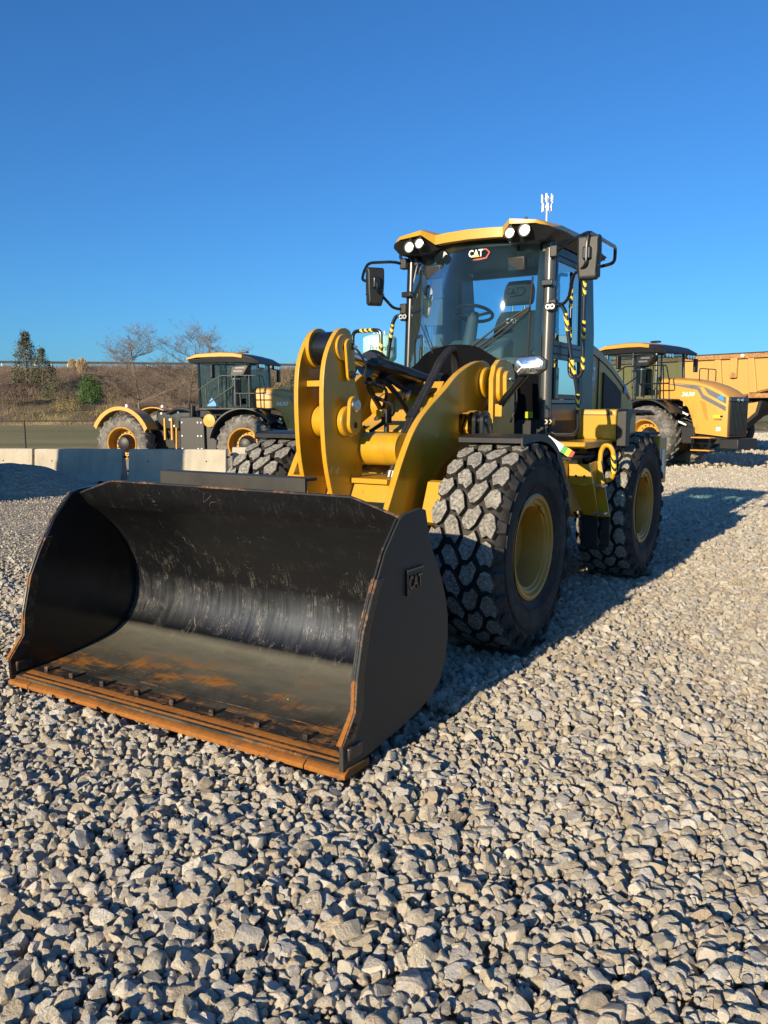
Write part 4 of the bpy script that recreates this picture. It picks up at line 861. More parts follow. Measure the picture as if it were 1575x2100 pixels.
# wiper set
m = MB(); wp = lambda y,z,o=.03: (fx(y,z)+o,y,z)
m.tube([wp(.07,2.27,.02),wp(.30,2.42,.05),wp(.565,2.585,.045)], .009, 6); m.build('wiper_arm', M['darkgap'], cab)
m = MB(); m.tube([wp(.13,2.255,.02),wp(.34,2.40,.05),wp(.565,2.57,.045)], .009, 6); m.build('wiper_arm', M['darkgap'], cab)
m = MB(); m.tube([wp(.555,2.10,.02),wp(.562,2.35,.02),wp(.565,2.6,.025),wp(.57,2.85,.02)], .0085, 6); m.build('wiper_blade', M['darkgap'], cab)
m = MB(); m.tube([wp(-.35,2.22,.02),wp(-.50,2.5,.03)], .006, 5); m.build('wiper_arm', M['darkgap'], cab)
# windscreen emblem
R_ = facing((0,1,0),(.0,0,1)); 
m = MB(); hexp = [(.015,3.035),(.06,3.035),(.15,3.045),(.185,3.095),(.15,3.13),(.12,3.132),(.12,3.12),(.145,3.12),(.172,3.095),(.142,3.056),(.02,3.048)]
m.prism([(a,b-.01) for a,b in hexp], 'X', fx(.06,3.08)+.006, fx(.06,3.08)+.009); m.build('red_emblem', M['red'], cab)
text('windscreen_letters', 'CAT', M['white'], cab, (fx(.06,3.08)+.010,.045,3.085), R_, .085, .001, 0, .85, .002)
m = MB(); m.add([(fx(.06,3.07)+.012,.015,3.055),(fx(.06,3.07)+.012,.085,3.055),(fx(.06,3.07)+.012,.05,3.085)],[(0,1,2)]); m.build('yellow_emblem_mark', M['decalyellow'], cab, smooth=False)
# interior
def seat():
    st = part('seat', cab); yc = .12
    def pad(name, x, yw, z0, z1, th, lean, nz=8, top=.7):
        r = []
        for i in range(nz+1):
            t = i/nz; z = z0+(z1-z0)*t; w = yw*(1-.25*max(0,(t-top)/(1-top))**2)*(1-.10*max(0,(.2-t)/.2)**2); xx = x-lean*t; k = .5+.5*min(1,4*t,4*(1-t)+.15)
            r.append([(xx+th*.5*k*cos(a)*(1 if cos(a)>0 else .8), yc+w*.5*math.copysign(abs(sin(a))**.6,sin(a)), z) for a in [2*pi*j/20 for j in range(20)]])
        q = MB(); q.loft(r); return q.build(name, M['fabric'], st, 0, ang=80)
    pad('backrest', -2.12, .50, 2.05, 2.66, .16, .10); pad('headrest', -2.20, .32, 2.72, 2.95, .12, .03, 8, .5)
    q = MB(); q.cyl((-2.2,yc-.06,2.62),(-2.2,yc-.06,2.76),.012,8); q.cyl((-2.2,yc+.06,2.62),(-2.2,yc+.06,2.76),.012,8); q.build('headrest_post', M['steel'], st)
    q = MB(); q.box(-2.15,-1.72,yc-.25,yc+.25,1.92,2.06); q.build('cushion', M['fabric'], st, .05, seg=3); q = MB(); q.box(-2.12,-1.8,yc-.18,yc+.18,1.60,1.92); q.build('pedestal', M['blackplastic'], st, .02)
    text('seat_letters', 'CAT', M['white'], st, (-2.105,yc-.03,2.56), facing((0,1,0),(-.16,0,1)), .07, .001, 0, .9, .001)
    q = MB(); q.box(-2.05,-1.75,yc+.30,yc+.40,2.18,2.26); q.build('armrest', M['blackplastic'], st, .03)
seat()
sw = part('steering_console', cab)
ctr = Vector((-1.66,-.10,2.60)); nrm = Vector((-.35,0,1)).normalized(); u_ = Vector((1,0,.35)).normalized(); v_ = Vector((0,1,0))
m = MB(); pts = [ctr+(u_*cos(a)+v_*sin(a))*.175 for a in [2*pi*i/36 for i in range(37)]]; m.tube(pts, .016, 8); m.build('steering_wheel', M['blackplastic'], sw)
m = MB(); m.tube([ctr-v_*.17,ctr-nrm*.03,ctr+v_*.17],.014,8); m.build('wheel_spoke', M['blackplastic'], sw)
m = MB(); m.cyl(ctr-nrm*.06, ctr+nrm*.0, .05, 16); m.build('wheel_hub', M['blackplastic'], sw)
m = MB(); m.tube([ctr-nrm*.03,ctr-nrm*.25,(-1.52,-.10,2.2),(-1.50,-.10,1.6)], [.05,.06,.07,.09], 12); m.build('steering_column', M['interior'], sw)
m = MB(); m.prism([(-1.40,2.12),(-1.42,2.26),(-1.60,2.36),(-1.70,2.33),(-1.66,2.12)], 'Y', -.30, .30); m.build('dash_panel', M['interior'], sw, .03)
m = MB(); m.box(-1.48,-1.40,-.58,.58,2.0,2.17); m.build('dash_shelf', M['interior'], cab, .03)
m = MB(); m.box(-2.05,-1.72,-.60,-.46,2.3,3.06); m.build('right_monitor_post', M['interior'], cab, .02)
m = MB(); m.obox((-1.55,-.47,2.62),(.05,.20,.26), Matrix.Rotation(.3,3,'Z')); m.build('display', M['blackplastic'], cab, .01)
m = MB(); m.tube([wp(.17,2.25,.02),wp(.38,2.39,.05),wp(.565,2.56,.045)], .006, 6); m.build('washer_hose', M['darkgap'], cab)
m = MB(); m.box(-2.3,-1.95,.42,.56,1.9,2.22); m.build('control_pod', M['blackplastic'], cab, .03)
for yc in (-.40,.42):
    m = MB(); m.obox((-1.42,yc,2.97),(.03,.17,.13), Matrix.Rotation(.2,3,'Y')); mi = m.build('interior_mirror', M['blackplastic'], cab, .02)
    q = MB(); q.cyl((-1.44,yc,3.02),(-1.46,yc,3.13),.01,8); q.build('mirror_stem', M['black'], mi)
# yellow service sticker on the dark lower cab side
m = MB(); m.obox((-1.33,.60,1.66),(.004,.10,.055), Matrix.Rotation(-.55,3,'Z')); m.build('green_sticker', simple('green_yellow_sticker',(.42,.5,.03),.5), cab)
m = MB(); m.prism([(-1.40,1.30),(-1.40,1.62),(-2.40,1.62),(-2.40,1.30)], 'Y', -.715, .715); m.build('cab_base', M['darkgap'], cab, .02)
# step well between post and platform
for s in (1,-1):
    m = MB(); m.box(-2.1,-1.44,*sorted((s*.72,s*.96)),1.27,1.295); m.build('entry_step', M['darkgap'], LD, .006)
# --- handrails with hazard tape
def rail(pts, tapes, r=.018, name='handrail'):
    P = fillet(pts, .06); q = MB(); q.tube(P, r, 10); h_ = q.build(name, M['black'], LD)
    for (a,b) in tapes:
        k = MB(); k.tube([a,b], r+.0025, 10); k.build('hazard_tape', M['tape'], h_)
for s in (1,-1):
    # long bowed grab rail hinged on the front post
    A = [(-1.46,s*.74,2.59),(-1.45,s*.82,2.605),(-1.45,s*.862,2.54),(-1.45,s*.928,2.14),(-1.45,s*.988,1.87),(-1.45,s*1.006,1.54),(-1.45,s*.97,1.497),(-1.45,s*.78,1.494),(-1.45,s*.73,1.56)]
    lerp = lambda p,q,t: tuple(Vector(p)*(1-t)+Vector(q)*t)
    rail(A, [(lerp(A[2],A[3],.05),lerp(A[2],A[3],.42)),(lerp(A[3],A[4],.05),lerp(A[3],A[4],.5)),(lerp(A[4],A[5],.1),lerp(A[4],A[5],.5))])
    # two upright rails at the rear of the door
    B = [(-2.0,s*.71,2.93),(-1.9,s*.752,2.93),(-1.9,s*.755,2.04),(-1.9,s*.78,2.0),(-1.9,s*.85,2.0),(-1.9,s*.88,2.05),(-1.9,s*.875,2.95),(-1.93,s*.80,3.0)]
    tp_ = lambda y, z0, z1: ((-1.9,s*y,z0),(-1.9,s*y,z1))
    rail(B, [tp_(.752,2.84,2.62),tp_(.753,2.45,2.30),tp_(.755,2.17,2.06),tp_(.876,2.90,2.72),tp_(.878,2.50,2.34),tp_(.88,2.18,2.06)], .016)
# loop rail on the far side platform
rail([(-1.2,-1.16,1.60),(-1.2,-1.16,2.45),(-1.2,-.84,2.45),(-1.2,-.84,1.60)], [((-1.2,-1.07,2.45),(-1.2,-.92,2.45)),((-1.2,-.84,2.33),(-1.2,-.84,2.18))])
rail([(-1.2,-1.16,1.60),(-1.5,-1.16,1.62),(-1.5,-.75,1.60)], [])
# --- rear view mirrors
def mirror(s):
    mr = part('mirror', LD); yc = s*1.155 if s > 0 else -.855-.02; w = .095 if s > 0 else .085
    c = Vector((-1.15, yc, 2.91 if s > 0 else 2.84)); ang = -.0 if s > 0 else .85
    Rm = Matrix.Rotation(ang, 3, 'Z')
    rings = []
    for (d, k) in ((.045,.80),(.03,.96),(0,1.0),(-.03,.97)):
        rings.append([tuple(c + Rm@Vector((d, w*k*a, .175*k*b))) for a,b in ((-.78,-1),(.70,-1),(.86,-.75),(1.0,.3),(.98,.92),(.88,1),(-.92,1),(-1,.9),(-.98,-.2),(-.86,-.9))])
    q = MB(); q.loft(rings[::-1]); q.build('mirror_shell', M['blackplastic'], mr, .006, ang=40)
    q = MB(); q.obox(c+Rm@Vector((.05,.0,.03)), (.05,.07,.10), Rm); q.build('arm_clamp', M['black'], mr, .012)
    q = MB(); q.obox(c+Rm@Vector((-.034,0,0)), (.004,w*1.75,.31), Rm); q.build('mirror_glass', M['chrome'], mr)
    q = MB(); q.obox(c+Rm@Vector((.0,0,-.07)), (.066,w*2.02,.004), Rm); q.build('shell_joint', M['darkgap'], mr)
    cl = c+Rm@Vector((.07,0,.03))
    if s > 0: P = [(-1.48,s*.76,3.05),(-1.30,s*.95,3.09),(-1.10,s*1.17,3.10),(cl.x,cl.y,3.02),tuple(cl),(cl.x,cl.y,2.84),(-1.18,s*1.02,2.80),(-1.28,s*.95,2.63),(-1.42,s*.86,2.60),(-1.48,s*.75,2.60)]
    else: P = [(-1.48,-.76,3.08),(-1.36,-.80,3.09),(-1.28,-1.03,3.09),(-1.20,-1.03,3.0),(cl.x,-.99,2.9),tuple(cl),(cl.x,cl.y,2.80),(-1.36,-.80,2.66),(-1.48,-.75,2.66)]
    q = MB(); q.tube(fillet(P,.05), .014, 8); q.build('mirror_arm', M['black'], mr)
    for zz_ in ((3.05,2.60) if s > 0 else (3.08,2.66)):
        q = MB(); q.obox((-1.47,s*.745,zz_),(.07,.07,.10)); q.build('mirror_bracket', M['blackplastic'], mr, .01)
mirror(1); mirror(-1)
# ------------------------------------------------------------------ articulated tractors (local: x forward from the front axle, y left)
def ag_tyre(R, W, rim_r):
    t = MB(); h = W/2
    pr = [(rim_r,-h*.8),(rim_r+.06,-h*.95),(rim_r+(R-rim_r)*.5,-h*1.04),(R-.10,-h*.96),(R-.055,-h*.80),(R-.045,0),(R-.055,h*.80),(R-.10,h*.96),(rim_r+(R-rim_r)*.5,h*1.04),(rim_r+.06,h*.95),(rim_r,h*.8)]
    t.lathe(pr, n=56)
    n = 20
    for i in range(n):
        for s in (-1,1):
            a0 = 2*pi*(i+.5*(s>0))/n; steps = 5; lo=[]; 
            for k in range(steps+1):
                q = k/steps; y = s*(.02+q*h*.98); a = a0+q*.22; w = .030+.012*q; rr = R-.015*q*q-(.10 if k == steps else 0)
                lo.append([(R-.07-(.10 if k==steps else 0), a-w*1.3, y),(rr, a-w, y),(rr, a+w, y),(R-.07-(.10 if k==steps else 0), a+w*1.3, y)])
            rings = [[(r*cos(a), y, r*sin(a)) for r,a,y in rg] for rg in lo]
            t.loft(rings if s > 0 else rings[::-1])
    return t
AGT = ag_tyre(.935, .62, .50)
def tractor():
    T = empty('articulated_tractor', (0,0,0)); Rw = .935
    tyre_me = None
    for x in (0, -4.25):
        for s in (-1, 1):
            w = part('wheel', T, (x, s*.95, Rw), 0)
            if tyre_me is None: o = AGT.build('tyre', M['agtyre'], w, ang=40); tyre_me = o.data
            else: o = bpy.data.objects.new('tyre', tyre_me); col.objects.link(o); setp(o, w)
            o.rotation_euler = (0, random.uniform(0,3), pi if s > 0 else 0)
            q = MB(); h = .27
            pr = [(.50,s*h),(.535,s*(h+.02)),(.52,s*(h+.035)),(.495,s*(h+.02)),(.475,s*h*.9),(.455,s*h*.4),(.45,s*-.02),(.40,s*-.03),(.27,s*-.03),(.27,s*-.05),(.50,s*-.05)]
            q.lathe(pr if s > 0 else pr[::-1], n=48); q.build('rim', M['yellow2'], w, ang=30)
            q = MB(); pr = [(.005,s*.24),(.10,s*.24),(.20,s*.20),(.25,s*.10),(.30,s*-.0),(.30,s*-.04),(.005,s*-.04)]; q.lathe(pr if s > 0 else pr[::-1], n=32); hb = q.build('hub', M['blackplastic'], w)
            for k in range(16):
                a = 2*pi*k/16; b = MB(); b.cyl((.355*cos(a), s*-.03, .355*sin(a)), (.355*cos(a), s*.0, .355*sin(a)), .020, 6); b.build('wheel_nut', M['black'], w)
    # chassis
    m = MB(); m.box(-1.9,2.2,-.42,.42,.75,1.45); m.box(-5.1,-2.1,-.42,.42,.75,1.35); m.build('chassis', M['darkgap'], T, .03)
    for x in (0,-4.25):
        m = MB(); m.tube([(x,-.8,Rw),(x,-.3,Rw),(x,.3,Rw),(x,.8,Rw)],[.17,.26,.26,.17],16); m.build('axle', M['black'], T)
    m = MB(); m.cyl((-2.1,0,.8),(-2.1,0,1.55),.22,20); m.build('articulation_joint', M['black'], T)
    m = MB(); m.box(-3.4,-1.8,-.52,.52,1.35,2.0); m.build('rear_housing', M['black'], T, .08)
    for k,(a,b) in enumerate(((-3.2,1.9),(-2.9,1.7),(-2.6,1.95),(-2.3,1.75),(-2.1,1.92),(-2.75,1.5))):
        m = MB(); m.cyl((a,-.52,b),(a,-.545,b),.035,10); m.build('housing_bolt', M['steel'], T)
    m = MB(); m.tube(spline([(-2.95,-.6,1.9),(-2.5,-.7,2.05),(-2.0,-.7,1.95),(-1.75,-.65,1.6)],5),.05,8); m.build('hose_bundle', M['hose'], T)
    m = MB(); m.tube([(-2.55,-.75,1.45),(-2.55,-.78,.75),(-2.2,-.78,.55)],.035,8); m.build('bent_pipe', M['yellow2'], T)
    for a in (-2.95,-2.7):
        m = MB(); m.box(a,a+.06,-.86,-.78,1.05,1.75); m.build('fender_post', M['yellow2'], T, .01)
    # side tank with bolts, tank cap, access steps
    for s in (-1,1):
        m = MB(); m.prism([(-2.25,1.80),(-1.52,1.80),(-1.40,1.70),(-1.38,.62),(-2.0,.55),(-2.25,.75)],'Y',*sorted((s*.55,s*1.08))); tk = m.build('side_tank', M['blackplastic'], T, .03)
        for a in (-2.17,-1.62,-1.50):
            for b in (.80,1.20,1.62):
                q = MB(); q.cyl((a,s*1.08,b),(a,s*1.098,b),.024,8); q.build('tank_bolt', M['steel'], tk)
        m = MB(); m.prism([(-1.37,1.75),(-1.0,1.85),(-.98,1.2),(-1.05,.62),(-1.36,.6)],'Y',*sorted((s*.6,s*1.02))); m.build('step_panel', M['blackplastic'], T, .02)
        m = MB(); m.lathe([(.005,s*.0),(.16,s*.0),(.20,s*.02),(.20,s*.06),(.005,s*.08)] if s>0 else [(.005,-.08),(.20,-.06),(.20,-.02),(.16,0),(.005,0)], (-1.22,s*1.03,1.68),'Y',28); m.build('tank_cover', M['yellow2'], T)
        m = MB(); m.cyl((-1.95,s*.8,1.80),(-1.93,s*.8,2.15),.085,14); m.build('breather_stack', M['black'], T)
        # front fender, rear fender
        arc = [(1.12*cos(a)*1.05, Rw+1.15*sin(a)) for a in [radians(q) for q in range(168,38,-8)]]
        m = MB(); y0,y1 = sorted((s*.62,s*1.28)); m.shell([[(a,y0,b) for a,b in arc],[(a,y1,b) for a,b in arc]],[[(a*.97,y0,b-.05) for a,b in arc],[(a*.97,y1,b-.05) for a,b in arc]]); m.build('front_fender', M['grey'], T, .01, ang=30)
        arc = [(-4.25+1.08*cos(a), Rw+.02+1.16*sin(a)) for a in [radians(q) for q in range(152,22,-8)]]
        m = MB(); y0,y1 = sorted((s*.66,s*1.30)); m.shell([[(a,y0,b) for a,b in arc],[(a,y1,b) for a,b in arc]],[[(-4.25+(a+4.25)*.965,y0,b-.04) for a,b in arc],[(-4.25+(a+4.25)*.965,y1,b-.04) for a,b in arc]]); rf_ = m.build('rear_fender', M['yellow2'], T, .01, ang=30)
        m = MB(); y0,y1 = sorted((s*1.3005,s*1.33)); m.shell([[(a,y0,b+.01) for a,b in arc],[(a,y1,b+.01) for a,b in arc]],[[(-4.25+(a+4.25)*.90,y0,b-.11) for a,b in arc],[(-4.25+(a+4.25)*.90,y1,b-.11) for a,b in arc]]); m.build('fender_lip', M['yellow2'], rf_, .008, ang=30)
        q = MB(); q.lathe([(.03,0),(.06,0),(.05,.07),(.02,.08)],(-4.1,s*1.1,Rw+1.17),'Z',12); q.build('marker_lamp', M['lampglass'], rf_)
    # cab
    cb = part('cab', T)
    def post(a,b,r=.045): q = MB(); q.tube([a,b],r,8); q.build('post', M['black'], cb)
    for s in (-1,1):
        post((-1.66,s*.78,2.05),(-1.70,s*.78,3.55)); post((.08,s*.78,2.05),(.03,s*.76,3.48)); post((-.75,s*.80,2.05),(-.75,s*.80,3.5),.03)
        g = MB(); g.add([(-1.63,s*.785,2.10),(-.76,s*.80,2.10),(-.76,s*.80,3.48),(-1.66,s*.785,3.52)],[(0,1,2,3)]); g.build('side_window', M['glasstr'], cb, smooth=False)
        g = MB(); g.add([(-.74,s*.80,2.10),(.07,s*.78,2.10),(.03,s*.765,3.46),(-.74,s*.80,3.48)],[(0,1,2,3)]); g.build('door_window', M['glasstr'], cb, smooth=False)
        q = MB(); q.box(-1.70,.08,*sorted((s*.74,s*.81)),2.0,2.09); q.build('sill', M['black'], cb, .01)
    g = MB(); g.add([(.10,-.75,2.10),(.10,.75,2.10),(.05,.74,3.46),(.05,-.74,3.46)],[(0,1,2,3)]); g.build('windscreen', M['glasstr'], cb, smooth=False)
    g = MB(); g.add([(-1.68,-.75,2.1),(-1.68,.75,2.1),(-1.72,.75,3.5),(-1.72,-.75,3.5)],[(0,1,2,3)]); g.build('rear_window', M['glasstr'], cb, smooth=False)
    q = MB(); q.box(-1.70,.10,-.76,.76,1.62,2.0); q.build('floor', M['darkgap'], cb, .02)
    q = MB(); q.box(-1.0,-.72,-.28,.28,2.3,3.05); q.box(-.95,-.45,-.28,.28,2.2,2.38); q.build('seat', M['fabric'], cb, .06)
    q = MB(); q.tube([(-.1,0,2.1),(-.35,0,2.75)],.05,8); q.build('steering_column', M['blackplastic'], cb)
    yy=[-.92,-.82,0,.82,.92]; dz=[0,.03,.05,.03,0]
    tp=[[(-2.05,y,3.62+d),(-1.7,y,3.74+d),(-.9,y,3.78+d),(-.45,y,3.755+d),(-.15,y,3.70+d)] for y,d in zip(yy,dz)]; bt=[[(-2.05,y,3.58),(-1.7,y,3.64),(-.9,y,3.66),(-.45,y,3.65),(-.15,y,3.61)] for y in yy]
    q = MB(); q.shell(tp,bt); q.build('roof_cap', M['yellow2'], cb, .01, ang=30)
    tp=[[(-2.0,y,3.575),(-.9,y,3.65),(-.148,y,3.695+d),(.15,y,3.62+d),(.42,y,3.48)] for y,d in zip(yy,dz)]; bt=[[(-1.95,y*.95,3.47),(-.9,y*.95,3.49),(-.15,y*.95,3.48),(.15,y*.95,3.45),(.40,y*.95,3.42)] for y in yy]
    q = MB(); q.shell(tp,bt); q.build('roof_visor', M['blackplastic'], cb, .01, ang=30)
    q = MB(); q.box(-.62,-.36,-.1,.1,3.825,3.88); q.build('roof_beacon', M['black'], cb, .01)
    for yq in (-.75,-.60,-.45,.45,.60,.75):
        q = MB(); q.lathe([(.01,-.05),(.075,-.05),(.09,.0),(.075,.02),(.01,.02)],(.36,yq,3.375),'X',16); lp = q.build('work_lamp', M['blackplastic'], cb)
        q = MB(); q.lathe([(.005,.024),(.065,.023),(.065,.021),(.005,.021)],(.36,yq,3.375),'X',16); q.build('lens', M['lampmetal'], lp)
    for s in (-1,1):
        q = MB(); q.tube([(.05,s*.80,3.35),(.15,s*1.25,3.38)] if s>0 else [(-.45,s*.84,3.42),(-.95,s*1.2,3.42)],.02,6); ma = q.build('mirror_arm', M['black'], cb)
        q = MB(); q.obox(((.16,s*1.28,3.14) if s>0 else (-1.0,s*1.2,3.2)),(.08,.20,.42)); q.build('mirror', M['blackplastic'], cb, .03)
    # exhaust / air column beside the cab
    q = MB(); q.tube([(-.32,-1.0,2.15),(-.32,-1.0,3.02)],.13,20); ex = q.build('exhaust_column', M['black'], T)
    q = MB(); q.lathe([(.131,2.95),(.137,2.95),(.137,2.98),(.131,2.98)],(-.32,-1.0,0),'Z',20); q.build('column_band', M['chrome'], ex)
    q = MB(); q.prism([(-.48,3.03),(-.40,3.35),(.06,3.40),(.18,3.36),(0,3.08),(-.17,3.02)],'Y',-1.13,-.87); q.build('intake_head', M['blackplastic'], ex, .03)
    q = MB(); q.box(-.27,.04,-1.138,-1.132,3.27,3.32); q.build('intake_slot', M['decalgrey'], ex); q = MB(); q.box(-.34,-.04,-1.138,-1.132,3.17,3.22); q.build('intake_slot', M['decalgrey'], ex)
    # railings
    def rl(pts, r=.02): q = MB(); q.tube(fillet(pts,.08),r,6); q.build('railing', M['black'], T)
    ry = -1.22
    rl([(-1.50,ry,2.45),(-1.50,ry,2.62),(-.75,ry,3.06),(-.35,ry,3.06),(-.30,ry,2.75),(-1.35,ry,2.10)]); rl([(-1.25,ry,2.72),(-1.22,ry,2.12)]); rl([(-.80,ry,3.0),(-.78,ry,2.45)])
    rl([(-.25,ry,2.65),(-.25,ry,3.07),(.65,ry,3.05),(.78,ry,2.52),(-.25,ry,2.52),(-.25,ry,2.65)]); rl([(.22,ry,3.05),(.22,ry,2.1)]); rl([(.55,ry,3.05),(.6,ry,2.05)]); rl([(-.10,ry+.02,2.52),(-.08,ry+.02,2.1)])
    rl([(1.3,-.5,2.60),(1.3,-.5,2.95),(1.3,.45,2.95),(1.3,.45,2.60)],.015); rl([(1.3,0,2.95),(1.3,0,2.6)],.015)
    q = MB(); q.box(-1.45,.9,-1.27,-.82,2.03,2.07); q.build('deck', M['grey'], T, .01)
    # hood
    def hr(x, zt, w, zb, r):
        return [(x,-w,zb),(x,-w,zt-r),(x,-w+r*.3,zt-r*.3),(x,-w+r,zt),(x,0,zt+.03),(x,w-r,zt),(x,w-r*.3,zt-r*.3),(x,w,zt-r),(x,w,zb)]
    sec = [(.13,2.70,.60,2.10,.12),(.5,2.68,.60,2.07,.12),(.8,2.655,.60,2.03,.13),(.92,2.645,.60,1.97,.13),(1.05,2.63,.60,1.80,.14),(1.18,2.61,.60,1.50,.14),(1.28,2.59,.60,1.15,.14),(1.32,2.58,.60,1.06,.14),(1.7,2.46,.60,1.03,.14),(2.0,2.32,.59,1.0,.14),(2.2,2.18,.575,.98,.13),(2.26,2.10,.57,.97,.10)]
    q = MB(); q.loft([hr(*s_) for s_ in sec][::-1]); hd = q.build('hood', M['yellow2'], T, 0, ang=30)
    q = MB(); q.box(2.262,2.30,-.50,.50,1.0,1.98); gr = q.build('grille', M['blackplastic'], T, .01)
    for k in range(13):
        y = -.46+k*.92/12; b = MB(); b.box(2.3005,2.325,y-.018,y+.018,1.02,1.96); b.build('grille_bar', M['black'], gr, .004)
    q = MB(); q.prism([(2.262,1.985),(2.262,2.12),(2.32,2.06),(2.33,1.985)],'Y',-.54,.54); nb_ = q.build('nose_panel', M['grey'], T, .015)
    for y in (-.12,.12):
        b = MB(); b.lathe([(.005,0),(.05,0),(.05,.02),(.005,.02)],(2.322,y,2.03),'X',14); b.build('headlight', M['lampmetal'], nb_)
    q = MB(); q.box(2.05,2.62,-.58,.58,.62,.92); bp = q.build('bumper', M['blackplastic'], T, .03)
    for k in range(4): b = MB(); b.box(2.10,2.60,-.586,-.582,.66+k*.06,.69+k*.06); b.build('bumper_slot', M['darkgap'], bp)
    for z in (.56,.93):
        b = MB(); b.box(1.35,1.95,-.92,-.62,z,z+.035); b.build('foot_step', M['yellow2'], T, .008)
    for x in (1.38,1.92): b = MB(); b.box(x-.02,x+.02,-.90,-.86,.58,1.0); b.build('step_hanger', M['black'], T)
    for (s) in (-1,1):
        y0,y1 = sorted((s*.6005,s*.606))
        b = MB(); b.prism([(.3,2.545),(1.25,2.44),(1.38,2.40),(1.52,2.18),(2.2,1.84),(2.2,1.72),(1.48,2.07),(1.31,2.33),(.3,2.525)],'Y',y0,y1); b.build('stripe_decal', M['decalgrey'], hd)
        b = MB(); b.prism([(.5,2.565),(1.35,2.455),(1.6,2.38),(2.2,2.10),(2.2,1.93),(1.66,2.20),(1.50,2.40),(.5,2.555)],'Y',*sorted((s*.6005,s*.608))); b.build('stripe_decal', M['decalgrey'], hd)
        b = MB(); b.prism([(1.93,2.08),(2.03,2.16),(2.12,2.15),(2.14,2.0)],'Y',*sorted((s*.608,s*.612))); b.build('blue_logo', M['blue'], hd)
        b = MB(); b.prism([(.98,2.0),(1.24,1.95),(1.36,1.45),(1.26,1.42)],'Y',*sorted((s*.595,s*.608))) if False else None
        b = MB(); b.prism([(1.40,2.02),(1.60,1.96),(1.70,1.45),(1.62,1.45)],'Y',*sorted((s*.59,s*.607))); b.build('hood_vent', M['amber'] if False else M['rimyellow'], hd, .004)
        text('model_number', '3630', M['white'], hd, (1.02,s*.609,2.2), facing((-s,0,-0.15*-1*0),(0,0,1)), .17, .001, .2, 1.2, .004)
        b = MB(); b.box(1.84,2.12,*sorted((s*.6005,s*.606)),1.52,1.60); b.build('yellow_sticker', M['decalyellow'], hd)
        b = MB(); b.box(2.05,2.13,*sorted((s*.607,s*.609)),1.53,1.59); b.build('black_mark', M['black'], hd)
        b = MB(); b.box(1.95,2.08,*sorted((s*.6005,s*.606)),1.14,1.25); b.build('white_sticker', M['white'], hd)
    text('stock_number', '1022028', M['black'], hd, (1.98,-.607,1.47), facing((1,0,0),(0,0,1)), .07, .001)
    q = MB(); q.box(.75,1.3,-.62,-.45,.75,1.25); q.build('engine_side', M['darkgap'], T, .03)
    for k,(a,b,c) in enumerate(((.55,1.9,.04),(.75,1.7,.05),(.9,1.5,.03),(.7,1.4,.05))):
        q = MB(); q.tube(spline([(a-.2,-.55,b-.2),(a,-.62,b),(a+.25,-.5,b-.1)],4),c,8); q.build('engine_pipe', M['steel'] if k%2 else M['black'], T)
    q = MB(); q.prism([(-1.45,2.13),(-1.25,2.40),(-1.05,2.13)],'Y',-.812,-.806); q.build('blue_triangle_decal', M['blue'], cb)
    q = MB(); q.lathe([(.005,0),(.05,0),(.05,.03),(.005,.03)],(-.30,-1.0,2.25),'X',12); q.build('amber_lamp', M['amber'], T)
    return T
PHI_L, PHI_R = radians(15), radians(50)
def heading(fx_, fy_): return atan2(fy_, fx_)
T0 = tractor()
T0.location = (-4.01, 26.46, -.315); T0.rotation_euler = (0,0,heading(cos(PHI_L),-sin(PHI_L))); tag(T0, 'yellow articulated tractor parked behind the concrete barriers, facing right', 'tractor', 'parked articulated tractors')
T1 = copy_tree(T0); T1.location = (8.80,25.60,-.045); T1.rotation_euler = (0,0,heading(cos(PHI_R),-sin(PHI_R))); tag(T1, 'yellow articulated tractor with black grille right of the wheel loader', 'tractor', 'parked articulated tractors')

# ------------------------------------------------------------------ haul truck with dump body behind the right tractor
DA = radians(140); DT = empty('dump_truck', (15.38,31.3,-.04), atan2(-cos(DA),-sin(DA))); tag(DT, 'weathered yellow dump truck with rusty dump body behind the right tractor', 'dump truck')
bodyp = [(-1.6,3.80),(-1.75,3.35),(-.2,2.60),(1.35,2.24),(1.6,2.10),(4.0,1.75),(6.6,1.75),(6.9,2.1),(7.0,3.80)]
m = MB(); m.prism(bodyp,'Y',1.34,1.40); db = m.build('dump_body', M['truckyel'], DT, .02)
m = MB(); m.prism(bodyp,'Y',-1.40,-1.34); m.build('body_side', M['truckyel'], db, .02)
m = MB(); m.prism([(-1.72,3.30),(-.2,2.56),(1.35,2.20),(1.6,2.06),(4.0,1.71),(6.6,1.71),(6.6,1.77),(4.0,1.77),(1.6,2.12),(1.35,2.26),(-.2,2.62),(-1.7,3.37)],'Y',-1.34,1.34); m.build('body_floor', M['truckrust'], db)
m = MB(); m.box(6.85,7.0,-1.33,1.33,1.75,4.2); m.build('body_front', M['truckyel'], db, .02)
